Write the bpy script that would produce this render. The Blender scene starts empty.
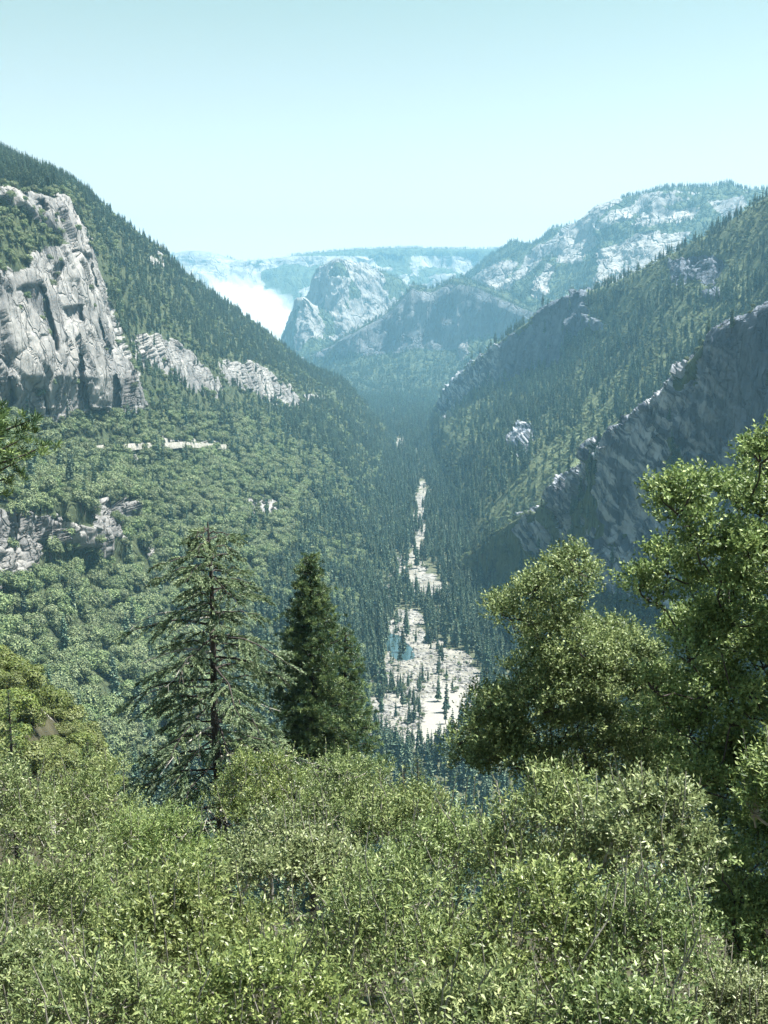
import bpy, math, random
import numpy as np
from mathutils import Vector

random.seed(7)
RNG = np.random.default_rng(11)
scene = bpy.context.scene
COL = scene.collection

# ------------------------------------------------------------------ camera
F = 1098.0
PITCH = math.radians(9.4)
CZ = 350.0
CAM = np.array([0.0, 0.0, CZ])
FWD = np.array([0, math.cos(PITCH), -math.sin(PITCH)])
UPV = np.array([0, math.sin(PITCH), math.cos(PITCH)])
cam_data = bpy.data.cameras.new("camera")
cam = bpy.data.objects.new("camera", cam_data)
COL.objects.link(cam)
cam.location = (0, 0, CZ)
cam.rotation_euler = (math.radians(90) - PITCH, 0, 0)
cam_data.sensor_fit = 'VERTICAL'
cam_data.sensor_height = 24.0
cam_data.lens = 24.0 * F / 1024.0
cam_data.clip_start = 0.1
cam_data.clip_end = 60000
scene.camera = cam


def P(u, v, Y):
    """the point at forward distance Y seen at picture place u, v (used to survey the terrain)"""
    x = (u - 384.0) / F
    y = (512.0 - v) / F
    d = np.array([x, 0, 0]) + FWD + UPV * y
    return CAM + d * (Y / d[1])


def zfloor(y):
    return np.where(y < 1500, 0.0, np.where(y < 6500, (y - 1500) * 0.027, 135.0 + (y - 6500) * 0.004))


def FP(u, v):
    Y = 800.0
    for _ in range(60):
        p = P(u, v, Y)
        slope = (CZ - p[2]) / Y
        Y = 0.5 * Y + 0.5 * (CZ - float(zfloor(Y))) / max(slope, 1e-3)
    return P(u, v, Y)


def project(p):
    d = p - CAM
    depth = d @ FWD
    depth = np.where(np.abs(depth) < 1e-3, 1e-3, depth)
    u = 384.0 + F * d[..., 0] / depth
    v = 512.0 - F * (d @ UPV) / depth
    return u, v, depth


# ------------------------------------------------------------------ noise
def _hash(ix, iy, iz, seed):
    h = (ix.astype(np.int64) * 374761393 + iy.astype(np.int64) * 668265263 + iz.astype(np.int64) * 2147483647 + seed * 1274126177) & 0xFFFFFFFF
    h = ((h ^ (h >> 13)) * 1274126177) & 0xFFFFFFFF
    h = ((h ^ (h >> 16)) * 2246822519) & 0xFFFFFFFF
    h = h ^ (h >> 15)
    return (h & 0xFFFFFF) / float(0x1000000)


def vnoise(p, seed=0):
    f = np.floor(p)
    i = f.astype(np.int64)
    t = p - f
    t = t * t * t * (t * (t * 6 - 15) + 10)
    r = 0
    for dx in (0, 1):
        wx = t[..., 0] if dx else 1 - t[..., 0]
        for dy in (0, 1):
            wy = t[..., 1] if dy else 1 - t[..., 1]
            for dz in (0, 1):
                wz = t[..., 2] if dz else 1 - t[..., 2]
                r = r + wx * wy * wz * _hash(i[..., 0] + dx, i[..., 1] + dy, i[..., 2] + dz, seed)
    return r * 2 - 1


def fbm(p, oct=4, seed=0, gain=0.5, ridged=False):
    a, s, tot = 1.0, 0.0, 0.0
    q = p.copy()
    for k in range(oct):
        n = vnoise(q, seed + k * 17)
        if ridged:
            n = 1 - 2 * np.abs(n)
        s = s + a * n
        tot += a
        a *= gain
        q = q * 2.03 + 13.7
    return s / tot


def voronoi(p, seed=0):
    i = np.floor(p).astype(np.int64)
    f = p - i
    d1 = np.full(p.shape[:-1], 9.0)
    d2 = np.full(p.shape[:-1], 9.0)
    cid = np.zeros(p.shape[:-1] + (3,))
    off = np.zeros(p.shape[:-1] + (3,))
    for dx in (-1, 0, 1):
        for dy in (-1, 0, 1):
            for dz in (-1, 0, 1):
                ix, iy, iz = i[..., 0] + dx, i[..., 1] + dy, i[..., 2] + dz
                c = np.stack([_hash(ix, iy, iz, seed), _hash(ix, iy, iz, seed + 1), _hash(ix, iy, iz, seed + 2)], -1)
                r = np.array([dx, dy, dz]) + c - f
                d = np.sqrt((r * r).sum(-1))
                new = d < d1
                d2 = np.where(new, d1, np.minimum(d2, d))
                d1 = np.where(new, d, d1)
                cid = np.where(new[..., None], c, cid)
                off = np.where(new[..., None], r, off)
    return d1, d2, cid, off


def inpoly(u, v, poly):
    r = np.zeros(u.shape, bool)
    n = len(poly)
    for a in range(n):
        x1, y1 = poly[a]
        x2, y2 = poly[(a + 1) % n]
        if y1 == y2:
            continue
        c = ((y1 > v) != (y2 > v)) & (u < (x2 - x1) * (v - y1) / (y2 - y1) + x1)
        r ^= c
    return r


# ------------------------------------------------------------------ mesh helpers
def mk_mesh(name, verts, faces, mats, mat_idx=None, smooth=False, attrs=None):
    """faces: (n,k) int array, or a list of such arrays"""
    me = bpy.data.meshes.new(name)
    if not isinstance(faces, list):
        faces = [faces]
    faces = [f for f in faces if len(f)]
    nl = sum(f.size for f in faces)
    nf = sum(len(f) for f in faces)
    me.vertices.add(len(verts))
    me.vertices.foreach_set("co", np.ascontiguousarray(verts, dtype=np.float32).ravel())
    me.loops.add(nl)
    me.loops.foreach_set("vertex_index", np.concatenate([f.ravel() for f in faces]).astype(np.int32))
    me.polygons.add(nf)
    tot = np.concatenate([np.full(len(f), f.shape[1]) for f in faces])
    start = np.concatenate([[0], np.cumsum(tot)[:-1]])
    me.polygons.foreach_set("loop_start", start.astype(np.int32))
    me.polygons.foreach_set("loop_total", tot.astype(np.int32))
    for m in mats:
        me.materials.append(m)
    if mat_idx is not None:
        me.polygons.foreach_set("material_index", np.asarray(mat_idx, dtype=np.int32))
    me.update(calc_edges=True)
    if smooth:
        me.polygons.foreach_set("use_smooth", np.ones(nf, bool))
    if attrs:
        for k, (dom, val) in attrs.items():
            a = me.attributes.new(k, 'FLOAT', dom)
            a.data.foreach_set("value", np.asarray(val, dtype=np.float32))
    return me


def link(name, me, parent=None, loc=None, **props):
    o = bpy.data.objects.new(name, me)
    COL.objects.link(o)
    if parent is not None:
        o.parent = parent
    if loc is not None:
        o.location = loc
    for k, v in props.items():
        if v:
            o[k] = v
    return o


class MB:
    """collects tubes and leaf faces into one mesh"""

    def __init__(self):
        self.v, self.t, self.q, self.rt, self.rq, self.n = [], [], [], [], [], 0

    def tube(self, pts, rad, k=6, rnd=0.5):
        pts = np.asarray(pts, float)
        n = len(pts)
        tang = np.gradient(pts, axis=0)
        tang /= np.linalg.norm(tang, axis=1)[:, None] + 1e-9
        ref = np.array([0.0, 1, 0.1]) if abs(tang[0][1]) < 0.8 else np.array([1.0, 0, 0.1])
        a = np.cross(tang, ref)
        a /= np.linalg.norm(a, axis=1)[:, None] + 1e-9
        b = np.cross(tang, a)
        th = np.arange(k) * 2 * math.pi / k
        ring = a[:, None] * np.cos(th)[None, :, None] + b[:, None] * np.sin(th)[None, :, None]
        v = pts[:, None] + ring * np.asarray(rad, float)[:, None, None]
        i = np.arange(n - 1)[:, None] * k
        j = np.arange(k)[None]
        j2 = (j + 1) % k
        q = np.stack([i + j, i + j2, i + k + j2, i + k + j], -1).reshape(-1, 4) + self.n
        self.v.append(v.reshape(-1, 3))
        self.q.append(q)
        self.rq.append(np.full(len(q), rnd))
        self.n += n * k

    def tris(self, v3, rnd):
        """v3 (m,3,3)"""
        m = len(v3)
        self.v.append(v3.reshape(-1, 3))
        self.t.append(np.arange(m * 3).reshape(-1, 3) + self.n)
        self.rt.append(rnd)
        self.n += m * 3

    def leaves(self, base, d, nrm, L, W, rnd, fold=0.25):
        """folded diamond leaves: two triangles each"""
        d = d / (np.linalg.norm(d, axis=1)[:, None] + 1e-9)
        s = np.cross(d, nrm)
        s /= np.linalg.norm(s, axis=1)[:, None] + 1e-9
        nn = np.cross(s, d)
        L = np.broadcast_to(L, (len(base),))[:, None]
        W = np.broadcast_to(W, (len(base),))[:, None]
        mid = base + d * L * 0.5 + nn * W * fold
        v = np.stack([base, mid - s * W * 0.5, base + d * L, mid + s * W * 0.5], 1)
        m = len(base)
        i = np.arange(m)[:, None] * 4 + self.n
        t = np.concatenate([i + np.array([[0, 2, 1]]), i + np.array([[0, 3, 2]])])
        self.v.append(v.reshape(-1, 3))
        self.t.append(t)
        self.rt.append(np.concatenate([rnd, rnd]))
        self.n += m * 4

    def mesh(self, name, mats, smooth=False, tri_mat=0, quad_mat=0):
        v = np.concatenate(self.v)
        t = np.concatenate(self.t) if self.t else np.zeros((0, 3), int)
        q = np.concatenate(self.q) if self.q else np.zeros((0, 4), int)
        r = np.concatenate((self.rt if self.t else []) + (self.rq if self.q else []))
        mi = np.concatenate([np.full(len(t), tri_mat), np.full(len(q), quad_mat)])
        return mk_mesh(name, v, [t, q], mats, mi, smooth, {"rnd": ('FACE', r)})


# ------------------------------------------------------------------ materials
def newmat(name):
    m = bpy.data.materials.new(name)
    m.use_nodes = True
    nt = m.node_tree
    nt.nodes.clear()
    out = nt.nodes.new("ShaderNodeOutputMaterial")
    return m, nt, out


def N(nt, typ, **kw):
    n = nt.nodes.new(typ)
    for k, v in kw.items():
        if k.startswith("_"):
            setattr(n, k[1:], v)
        else:
            n.inputs[k.replace("__", " ")].default_value = v
    return n


def ramp(nt, fac, stops, interp='LINEAR'):
    r = nt.nodes.new("ShaderNodeValToRGB")
    r.color_ramp.interpolation = interp
    e = r.color_ramp.elements
    while len(e) > 1:
        e.remove(e[-1])
    e[0].position, e[0].color = stops[0][0], (*stops[0][1], 1)
    for p, c in stops[1:]:
        x = e.new(p)
        x.color = (*c, 1)
    nt.links.new(fac, r.inputs[0])
    return r.outputs[0]


def mixc(nt, fac, a, b, mode='MIX'):
    m = nt.nodes.new("ShaderNodeMix")
    m.data_type = 'RGBA'
    m.blend_type = mode
    for sock, val in ((0, fac), (6, a), (7, b)):
        if isinstance(val, (int, float)):
            m.inputs[sock].default_value = val
        elif isinstance(val, tuple):
            m.inputs[sock].default_value = (*val, 1)
        else:
            nt.links.new(val, m.inputs[sock])
    return m.outputs[2]


def math_(nt, op, a, b=None, clamp=False):
    m = nt.nodes.new("ShaderNodeMath")
    m.operation = op
    m.use_clamp = clamp
    for i, x in enumerate((a, b)):
        if x is None:
            continue
        if isinstance(x, (int, float)):
            m.inputs[i].default_value = x
        else:
            nt.links.new(x, m.inputs[i])
    return m.outputs[0]


def leaf_mat(name, c1, c2, c3, trans=0.25, rough=0.45, spec=0.4, objvar=0.35):
    """c1..c3: leaf colours across the leaves of a crown; objvar: how much trees differ"""
    m, nt, out = newmat(name)
    at = N(nt, "ShaderNodeAttribute", _attribute_name="rnd")
    oi = nt.nodes.new("ShaderNodeObjectInfo")
    c = ramp(nt, at.outputs["Fac"], [(0, c1), (0.55, c2), (1, c3)])
    hv = N(nt, "ShaderNodeHueSaturation")
    nt.links.new(c, hv.inputs["Color"])
    nt.links.new(math_(nt, 'ADD', math_(nt, 'MULTIPLY', oi.outputs["Random"], objvar), 1 - objvar / 2), hv.inputs["Value"])
    r2 = math_(nt, 'FRACT', math_(nt, 'MULTIPLY', oi.outputs["Random"], 7.31))
    nt.links.new(math_(nt, 'ADD', math_(nt, 'MULTIPLY', r2, 0.018), 0.492), hv.inputs["Hue"])
    nt.links.new(math_(nt, 'ADD', math_(nt, 'MULTIPLY', r2, 0.2), 0.9), hv.inputs["Saturation"])
    b = N(nt, "ShaderNodeBsdfPrincipled", Roughness=rough)
    b.inputs["Specular IOR Level"].default_value = spec
    nt.links.new(hv.outputs[0], b.inputs["Base Color"])
    sh = b.outputs[0]
    if trans > 0:
        tr = nt.nodes.new("ShaderNodeBsdfTranslucent")
        nt.links.new(hv.outputs[0], tr.inputs[0])
        mx = nt.nodes.new("ShaderNodeMixShader")
        mx.inputs[0].default_value = trans
        nt.links.new(b.outputs[0], mx.inputs[1])
        nt.links.new(tr.outputs[0], mx.inputs[2])
        sh = mx.outputs[0]
    nt.links.new(sh, out.inputs[0])
    return m


def bark_mat(name, c1, c2, scale=6):
    m, nt, out = newmat(name)
    tc = nt.nodes.new("ShaderNodeTexCoord")
    mp = N(nt, "ShaderNodeMapping")
    mp.inputs["Scale"].default_value = (scale, scale, scale * 0.25)
    nt.links.new(tc.outputs["Object"], mp.inputs[0])
    n = N(nt, "ShaderNodeTexNoise", Scale=1.0, Detail=6.0)
    nt.links.new(mp.outputs[0], n.inputs["Vector"])
    c = ramp(nt, n.outputs["Fac"], [(0.3, c1), (0.7, c2)])
    b = N(nt, "ShaderNodeBsdfPrincipled", Roughness=0.9)
    nt.links.new(c, b.inputs["Base Color"])
    bp = N(nt, "ShaderNodeBump", Strength=0.6, Distance=0.05)
    nt.links.new(n.outputs["Fac"], bp.inputs["Height"])
    nt.links.new(bp.outputs[0], b.inputs["Normal"])
    nt.links.new(b.outputs[0], out.inputs[0])
    return m


def terrain_mat(name, rock_a, rock_b, stain, soil_a, soil_b, sc=1.0, bump=1.0, streak=0.5, lit_ledges=False, crack=0.45):
    """granite where the vertex attribute rock is high, brush and soil elsewhere"""
    m, nt, out = newmat(name)
    geo = nt.nodes.new("ShaderNodeNewGeometry")
    at = N(nt, "ShaderNodeAttribute", _attribute_name="rock")
    # granite: blotches, vertical water streaks, fine grain
    mp = N(nt, "ShaderNodeMapping")
    mp.inputs["Scale"].default_value = (0.02 * sc, 0.02 * sc, 0.012 * sc)
    nt.links.new(geo.outputs["Position"], mp.inputs[0])
    n1 = N(nt, "ShaderNodeTexNoise", Scale=1.0, Detail=9.0, Roughness=0.62)
    nt.links.new(mp.outputs[0], n1.inputs["Vector"])
    mp2 = N(nt, "ShaderNodeMapping")
    mp2.inputs["Scale"].default_value = (0.13 * sc, 0.13 * sc, 0.012 * sc)
    nt.links.new(geo.outputs["Position"], mp2.inputs[0])
    n2 = N(nt, "ShaderNodeTexNoise", Scale=1.0, Detail=6.0, Roughness=0.6)
    nt.links.new(mp2.outputs[0], n2.inputs["Vector"])
    rock = ramp(nt, n1.outputs["Fac"], [(0.32, rock_b), (0.5, tuple((a + b) / 2 for a, b in zip(rock_a, rock_b))), (0.62, rock_a)])
    sfac = ramp(nt, n2.outputs["Fac"], [(0.5, (0, 0, 0)), (0.66, (1, 1, 1))])
    rock = mixc(nt, math_(nt, 'MULTIPLY', sfac, streak), rock, stain)
    # joints: thin dark weathered cracks, mostly upright
    wn = N(nt, "ShaderNodeTexNoise", Scale=0.03 * sc, Detail=4.0)
    nt.links.new(geo.outputs["Position"], wn.inputs["Vector"])
    vm = N(nt, "ShaderNodeVectorMath", _operation='MULTIPLY_ADD')
    nt.links.new(wn.outputs["Color"], vm.inputs[0])
    vm.inputs[1].default_value = (22 / sc,) * 3
    nt.links.new(geo.outputs["Position"], vm.inputs[2])
    crk = None
    for (sx_, sz_, wd_) in ((0.026, 0.007, 0.030), (0.085, 0.022, 0.05)):
        mq = N(nt, "ShaderNodeMapping")
        mq.inputs["Scale"].default_value = (sx_ * sc, sx_ * sc, sz_ * sc)
        mq.inputs["Rotation"].default_value = (0.15, 0.35, 0)
        nt.links.new(vm.outputs[0], mq.inputs[0])
        vo = N(nt, "ShaderNodeTexVoronoi", _feature='DISTANCE_TO_EDGE', Scale=1.0)
        nt.links.new(mq.outputs[0], vo.inputs["Vector"])
        k_ = ramp(nt, vo.outputs["Distance"], [(0.0, (1, 1, 1)), (wd_, (0, 0, 0))])
        crk = k_ if crk is None else math_(nt, 'MAXIMUM', crk, math_(nt, 'MULTIPLY', k_, 0.55))
    rock = mixc(nt, math_(nt, 'MULTIPLY', crk, crack), rock, tuple(x * 0.5 for x in stain))
    if lit_ledges:  # painted light: pale streaks for sun grazing the slabs, fading to the right
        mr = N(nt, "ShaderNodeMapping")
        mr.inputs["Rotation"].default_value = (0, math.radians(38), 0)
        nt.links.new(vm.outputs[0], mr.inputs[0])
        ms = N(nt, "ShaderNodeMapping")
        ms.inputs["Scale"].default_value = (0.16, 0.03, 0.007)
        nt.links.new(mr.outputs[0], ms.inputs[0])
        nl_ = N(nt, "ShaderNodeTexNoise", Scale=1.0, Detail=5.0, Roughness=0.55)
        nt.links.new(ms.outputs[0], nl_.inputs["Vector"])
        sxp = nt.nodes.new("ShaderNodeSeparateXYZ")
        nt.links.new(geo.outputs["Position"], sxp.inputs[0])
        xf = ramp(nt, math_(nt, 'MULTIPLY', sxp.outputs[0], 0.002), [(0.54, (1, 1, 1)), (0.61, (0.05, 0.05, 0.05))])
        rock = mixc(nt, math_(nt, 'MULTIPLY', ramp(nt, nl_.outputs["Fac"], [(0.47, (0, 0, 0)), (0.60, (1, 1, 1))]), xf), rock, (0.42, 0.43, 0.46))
    # soil and brush
    n3 = N(nt, "ShaderNodeTexNoise", Scale=0.05 * sc, Detail=8.0, Roughness=0.7)
    nt.links.new(geo.outputs["Position"], n3.inputs["Vector"])
    soil = ramp(nt, n3.outputs["Fac"], [(0.35, soil_a), (0.65, soil_b)])
    # ragged border
    n4 = N(nt, "ShaderNodeTexNoise", Scale=0.06 * sc, Detail=6.0, Roughness=0.7)
    nt.links.new(geo.outputs["Position"], n4.inputs["Vector"])
    f = math_(nt, 'ADD', at.outputs["Fac"], math_(nt, 'MULTIPLY', math_(nt, 'SUBTRACT', n4.outputs["Fac"], 0.5), 0.9))
    f = ramp(nt, f, [(0.42, (0, 0, 0)), (0.55, (1, 1, 1))])
    c = mixc(nt, f, soil, rock)
    b = N(nt, "ShaderNodeBsdfPrincipled", Roughness=0.85)
    b.inputs["Specular IOR Level"].default_value = 0.25
    nt.links.new(c, b.inputs["Base Color"])
    h = math_(nt, 'SUBTRACT', math_(nt, 'ADD', n1.outputs["Fac"], math_(nt, 'MULTIPLY', n2.outputs["Fac"], 0.35)), math_(nt, 'MULTIPLY', crk, 0.3))
    bp = N(nt, "ShaderNodeBump", Strength=0.9, Distance=9.0 * bump / sc)
    nt.links.new(h, bp.inputs["Height"])
    nt.links.new(bp.outputs[0], b.inputs["Normal"])
    nt.links.new(b.outputs[0], out.inputs[0])
    return m


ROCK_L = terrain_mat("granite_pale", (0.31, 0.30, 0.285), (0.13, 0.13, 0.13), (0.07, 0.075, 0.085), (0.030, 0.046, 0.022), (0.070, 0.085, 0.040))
ROCK_R = terrain_mat("granite_shade_blue", (0.15, 0.175, 0.215), (0.055, 0.070, 0.098), (0.05, 0.06, 0.07), (0.045, 0.066, 0.030), (0.135, 0.160, 0.080), lit_ledges=True, crack=0.35)  # blue shade of the right cliff put into the rock colour
ROCK_F = terrain_mat("granite_far", (0.30, 0.285, 0.265), (0.12, 0.12, 0.125), (0.10, 0.11, 0.12), (0.030, 0.045, 0.020), (0.055, 0.075, 0.035), sc=0.22, bump=1.0, crack=0.2)
ROCK_D = terrain_mat("granite_shade_dark", (0.15, 0.155, 0.165), (0.06, 0.068, 0.08), (0.04, 0.05, 0.06), (0.025, 0.040, 0.022), (0.050, 0.068, 0.035), sc=0.4, crack=0.2)  # shade of the middle ridge darkens this rock colour too


# ------------------------------------------------------------------ lofted terrain
def hermite(ctrl, t):
    """ctrl (n,...,3), t in [0,n-1]: smooth interpolation with limited overshoot"""
    n = len(ctrl)
    m = np.zeros_like(ctrl)
    m[1:-1] = (ctrl[2:] - ctrl[:-2]) * 0.5
    m[0] = ctrl[1] - ctrl[0]
    m[-1] = ctrl[-1] - ctrl[-2]
    m *= 0.7
    i = np.clip(np.floor(t).astype(int), 0, n - 2)
    s = (t - i).reshape((-1,) + (1,) * (ctrl.ndim - 1))
    p0, p1, m0, m1 = ctrl[i], ctrl[i + 1], m[i], m[i + 1]
    return (2 * s**3 - 3 * s**2 + 1) * p0 + (s**3 - 2 * s**2 + s) * m0 + (-2 * s**3 + 3 * s**2) * p1 + (s**3 - s**2) * m1


def loft(rows, nper_col, nper_row):
    C = np.array([[np.asarray(p, float) for p in r] for r in rows])
    nr, nc = C.shape[:2]
    tr = np.concatenate([np.linspace(k, k + 1, n, endpoint=False) for k, n in enumerate(nper_row)] + [[nr - 1.0]])
    A = hermite(C, tr)
    npc = nper_col if isinstance(nper_col, (list, tuple)) else [nper_col] * (nc - 1)
    tc = np.concatenate([np.linspace(k, k + 1, n, endpoint=False) for k, n in enumerate(npc)] + [[nc - 1.0]])
    B = hermite(np.swapaxes(A, 0, 1), tc)
    return np.swapaxes(B, 0, 1), tr, tc  # (R,C,3)


def normals(G):
    du = np.gradient(G, axis=1)
    dv = np.gradient(G, axis=0)
    n = np.cross(du, dv)
    n /= np.linalg.norm(n, axis=-1)[..., None] + 1e-9
    return n


def grid_faces(R, C):
    i = np.arange(R - 1)[:, None] * C
    j = np.arange(C - 1)[None]
    return np.stack([i + j, i + j + 1, i + C + j + 1, i + C + j], -1).reshape(-1, 4)


SHEETS = {}


def rockmask(G, polys, warp=5.0, wscale=None, seed=3, blur=0):
    u, v, d = project(G)
    sc = wscale or 0.02
    wu = fbm(G * sc, 4, seed) * warp * 2
    wv = fbm(G * sc + 91.3, 4, seed + 5) * warp * 2
    m = np.zeros(u.shape)
    for poly in polys:
        m = np.maximum(m, inpoly(u + wu, v + wv, poly).astype(float))
    for _ in range(blur):
        m = (m + np.roll(m, 1, 0) + np.roll(m, -1, 0) + np.roll(m, 1, 1) + np.roll(m, -1, 1)) / 5
    return m


def crag(G, m, amp, cell, seed, stretch=0.45, dirn=None, shear=0.0):
    """fractured granite: tilted plane slabs with sharp joints, pushed out and in where m is 1"""
    n = normals(G)
    n = np.where(n[..., 1:2] > 0.3, -n, n)
    wsum = (n * m[..., None]).reshape(-1, 3).sum(0)
    mean = wsum / (np.linalg.norm(wsum) + 1e-9)
    n = n * 0.25 + mean * 0.75
    q = G + 0.16 * cell * np.stack([fbm(G / cell, 3, seed + 40), fbm(G / cell, 3, seed + 41), fbm(G / cell, 3, seed + 42)], -1)
    q[..., 0] = q[..., 0] + shear * q[..., 2]
    s = np.array([1, 1, stretch])
    h = 0
    for k, (c, a) in enumerate(((1.9, 1.0), (0.8, 0.55), (0.33, 0.24), (0.15, 0.10))):
        d1, d2, cid, off = voronoi(q / (cell * c) * s, seed + 9 * k)
        h = h + a * ((cid[..., 0] - 0.5) * 0.9 + ((cid - 0.5) * off).sum(-1) * 1.6 - 0.22 * np.exp(-((d2 - d1) / 0.05) ** 2))
    h = h + 0.10 * fbm(G / cell * 2.5, 5, seed + 60)
    return G + n * (h * amp * m)[..., None]


def add_sheet(name, G, mat, rock, label=None, smooth=True, kind='structure'):
    R, C = G.shape[:2]
    me = mk_mesh(name, G.reshape(-1, 3), grid_faces(R, C), [mat], None, smooth, {"rock": ('POINT', rock.ravel())})
    o = link(name, me, kind=kind, label=label)
    return o


def back_rows(crest, offs):
    out = []
    for dx, dy, dz in offs:
        out.append([np.asarray(p) + np.array([dx, dy, dz]) for p in crest])
    return out


# ---- left mountain
toe = [(300, 900), (345, 760), (362, 700), (372, 640), (382, 590), (388, 540), (392, 500), (394, 470), (393, 450), (388, 436)]
L0 = [FP(*p) for p in toe]
for k, p in enumerate(L0):
    p[2] -= 6
L_1 = [p + np.array([60, 0, -30]) for p in L0]
L1 = [P(*p) for p in [(100, 860, 520), (200, 740, 720), (270, 680, 950), (310, 620, 1180), (335, 580, 1430), (350, 530, 1740), (365, 487, 2130), (375, 462, 2520), (381, 443, 2870), (383, 431, 3190)]]
L2 = [P(*p) for p in [(-80, 760, 420), (0, 690, 560), (120, 620, 850), (215, 560, 1080), (270, 530, 1350), (305, 490, 1700), (335, 460, 2100), (355, 440, 2500), (370, 430, 2850), (379, 426, 3180)]]
L3 = [P(*p) for p in [(-180, 600, 450), (-60, 560, 650), (40, 510, 900), (130, 490, 1150), (200, 470, 1420), (250, 445, 1750), (300, 430, 2120), (335, 420, 2500), (360, 417, 2850), (375, 420, 3180)]]
L4 = [P(*p) for p in [(-250, 450, 600), (-110, 430, 800), (0, 418, 1020), (105, 414, 1220), (160, 412, 1450), (220, 405, 1780), (270, 402, 2150), (315, 400, 2530), (345, 403, 2860), (371, 415, 3180)]]
L5 = [P(*p) for p in [(-260, 250, 700), (-130, 220, 900), (-10, 192, 1150), (72, 205, 1350), (130, 325, 1520), (200, 350, 1830), (258, 365, 2200), (302, 378, 2580), (341, 394, 2900), (368, 410, 3190)]]
L6 = [P(*p) for p in [(-260, 100, 1000), (-130, 120, 1300), (0, 159, 1750), (88, 202, 2000), (160, 254, 2100), (204, 293, 2400), (255, 327, 2700), (300, 362, 3000), (343, 385, 3250), (365, 405, 3400)]]
LG, tr, tc = loft([L_1, L0, L1, L2, L3, L4, L5, L6] + back_rows(L6, [(-60, 180, -40), (-200, 700, -260), (-350, 1500, -700)]),
                  [60, 75, 90, 80, 65, 60, 60, 50, 40], [10, 60, 80, 85, 85, 150, 75, 12, 10, 8])
w = np.clip((tr - 0.8) / 0.5, 0, 1)[:, None]
LG = LG + np.stack([fbm(LG / 160, 4, 1), fbm(LG / 160, 4, 2), 0.6 * fbm(LG / 120, 4, 3)], -1) * 12 * w[..., None]
LPOLY = [
    [(-60, 180), (0, 186), (45, 193), (70, 201), (82, 225), (95, 262), (112, 300), (126, 345), (140, 375), (149, 408), (125, 416), (90, 411), (50, 421), (0, 405), (-60, 400)],
    [(132, 335), (160, 338), (190, 350), (200, 365), (228, 388), (218, 397), (190, 383), (172, 376), (142, 368)],
    [(218, 362), (250, 363), (270, 372), (285, 385), (302, 402), (290, 410), (262, 398), (235, 385)],
    [(240, 498), (262, 495), (282, 508), (272, 524), (250, 520)],
    [(150, 543), (163, 543), (165, 560), (150, 560)],
    [(-40, 505), (0, 510), (30, 520), (60, 513), (85, 530), (98, 503), (125, 498), (140, 515), (130, 545), (112, 538), (108, 566), (90, 550), (60, 546), (35, 543), (32, 570), (15, 588), (-40, 600)],
    [(150, 441), (165, 438), (180, 437), (195, 438), (205, 441), (195, 444), (160, 443)],
    [(176, 488), (184, 486), (188, 496), (178, 495)], [(128, 452), (136, 450), (138, 458), (131, 459)], [(204, 500), (212, 502), (214, 510), (206, 508)],
    [(305, 395), (318, 393), (325, 400), (310, 402)], [(150, 255), (160, 258), (166, 272), (158, 270)], [(28, 460), (45, 465), (50, 478), (36, 474)],
]
LG_green = [[(-60, 196), (0, 200), (44, 224), (70, 246), (32, 250), (27, 268), (0, 272), (-60, 280)]]
rockL = rockmask(LG, LPOLY, 4.5, 0.03, 3)
rockL = rockL * (1 - rockmask(LG, LG_green, 4, 0.03, 8))
mL = rockL.copy()
for _ in range(3):
    mL = (mL + np.roll(mL, 1, 0) + np.roll(mL, -1, 0) + np.roll(mL, 1, 1) + np.roll(mL, -1, 1)) / 5
mL = np.clip(mL * 1.3 - 0.1, 0, 1)
uL, vL, dL = project(LG)
g_ = np.interp(vL, [478, 503, 572], [0, 1, 0], left=0, right=0) * np.clip((175 - uL) / 50, 0, 1) * (dL > 0)
LG = CAM + (LG - CAM) * (1 - 0.115 * g_)[..., None]               # the broken lower cliff band is steep, with a terrace above
big = rockmask(LG, LPOLY[:1], 2, 0.03, 3, blur=4)
big = big * np.clip((421 - vL) / 45, 0, 1)
RECESS = [[(16, 288), (38, 284), (48, 300), (57, 352), (50, 354), (38, 322), (22, 302)], [(77, 358), (84, 352), (87, 412), (79, 412)], [(68, 252), (84, 258), (100, 286), (94, 288), (80, 270)],
          [(50, 286), (58, 262), (62, 266), (56, 290)], [(114, 378), (120, 374), (125, 412), (118, 412)], [(-5, 345), (8, 362), (15, 402), (6, 406), (-5, 380)], [(96, 322), (100, 318), (106, 345), (101, 350)],
          [(60, 310), (78, 306), (80, 322), (66, 324)], [(38, 392), (43, 388), (48, 416), (42, 416)], [(28, 200), (40, 198), (46, 214), (34, 216)]]
rec = rockmask(LG, RECESS, 2.0, 0.03, 12)
rec = (rec + np.roll(rec, 1, 0) + np.roll(rec, -1, 0) + np.roll(rec, 1, 1) + np.roll(rec, -1, 1)) / 5
LG = CAM + (LG - CAM) * (1 - 0.045 * big + 0.014 * rec * (big > 0.1))[..., None]          # the big dome stands out from the slope behind it
craggy = 1 - rockmask(LG, LPOLY[6:], 2, 0.03, 3, blur=2) * 0.8
craggy = craggy * (1 + 0.6 * ((vL > 480) & (vL < 600) & (uL < 170)))
LG = crag(LG, mL * craggy * (dL > 0) * (vL < 470) * np.where(big > 0.3, 0.8, 1.0), 14, 55, 21, 0.34)
LG = crag(LG, mL * craggy * (vL >= 470), 13, 30, 23, 0.34)
LG = crag(LG, mL * 0, 15, 55, 21, 0.4)
add_sheet("mountain", LG, ROCK_L, rockL, "forested mountain on the left with a pale granite cliff")

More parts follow.
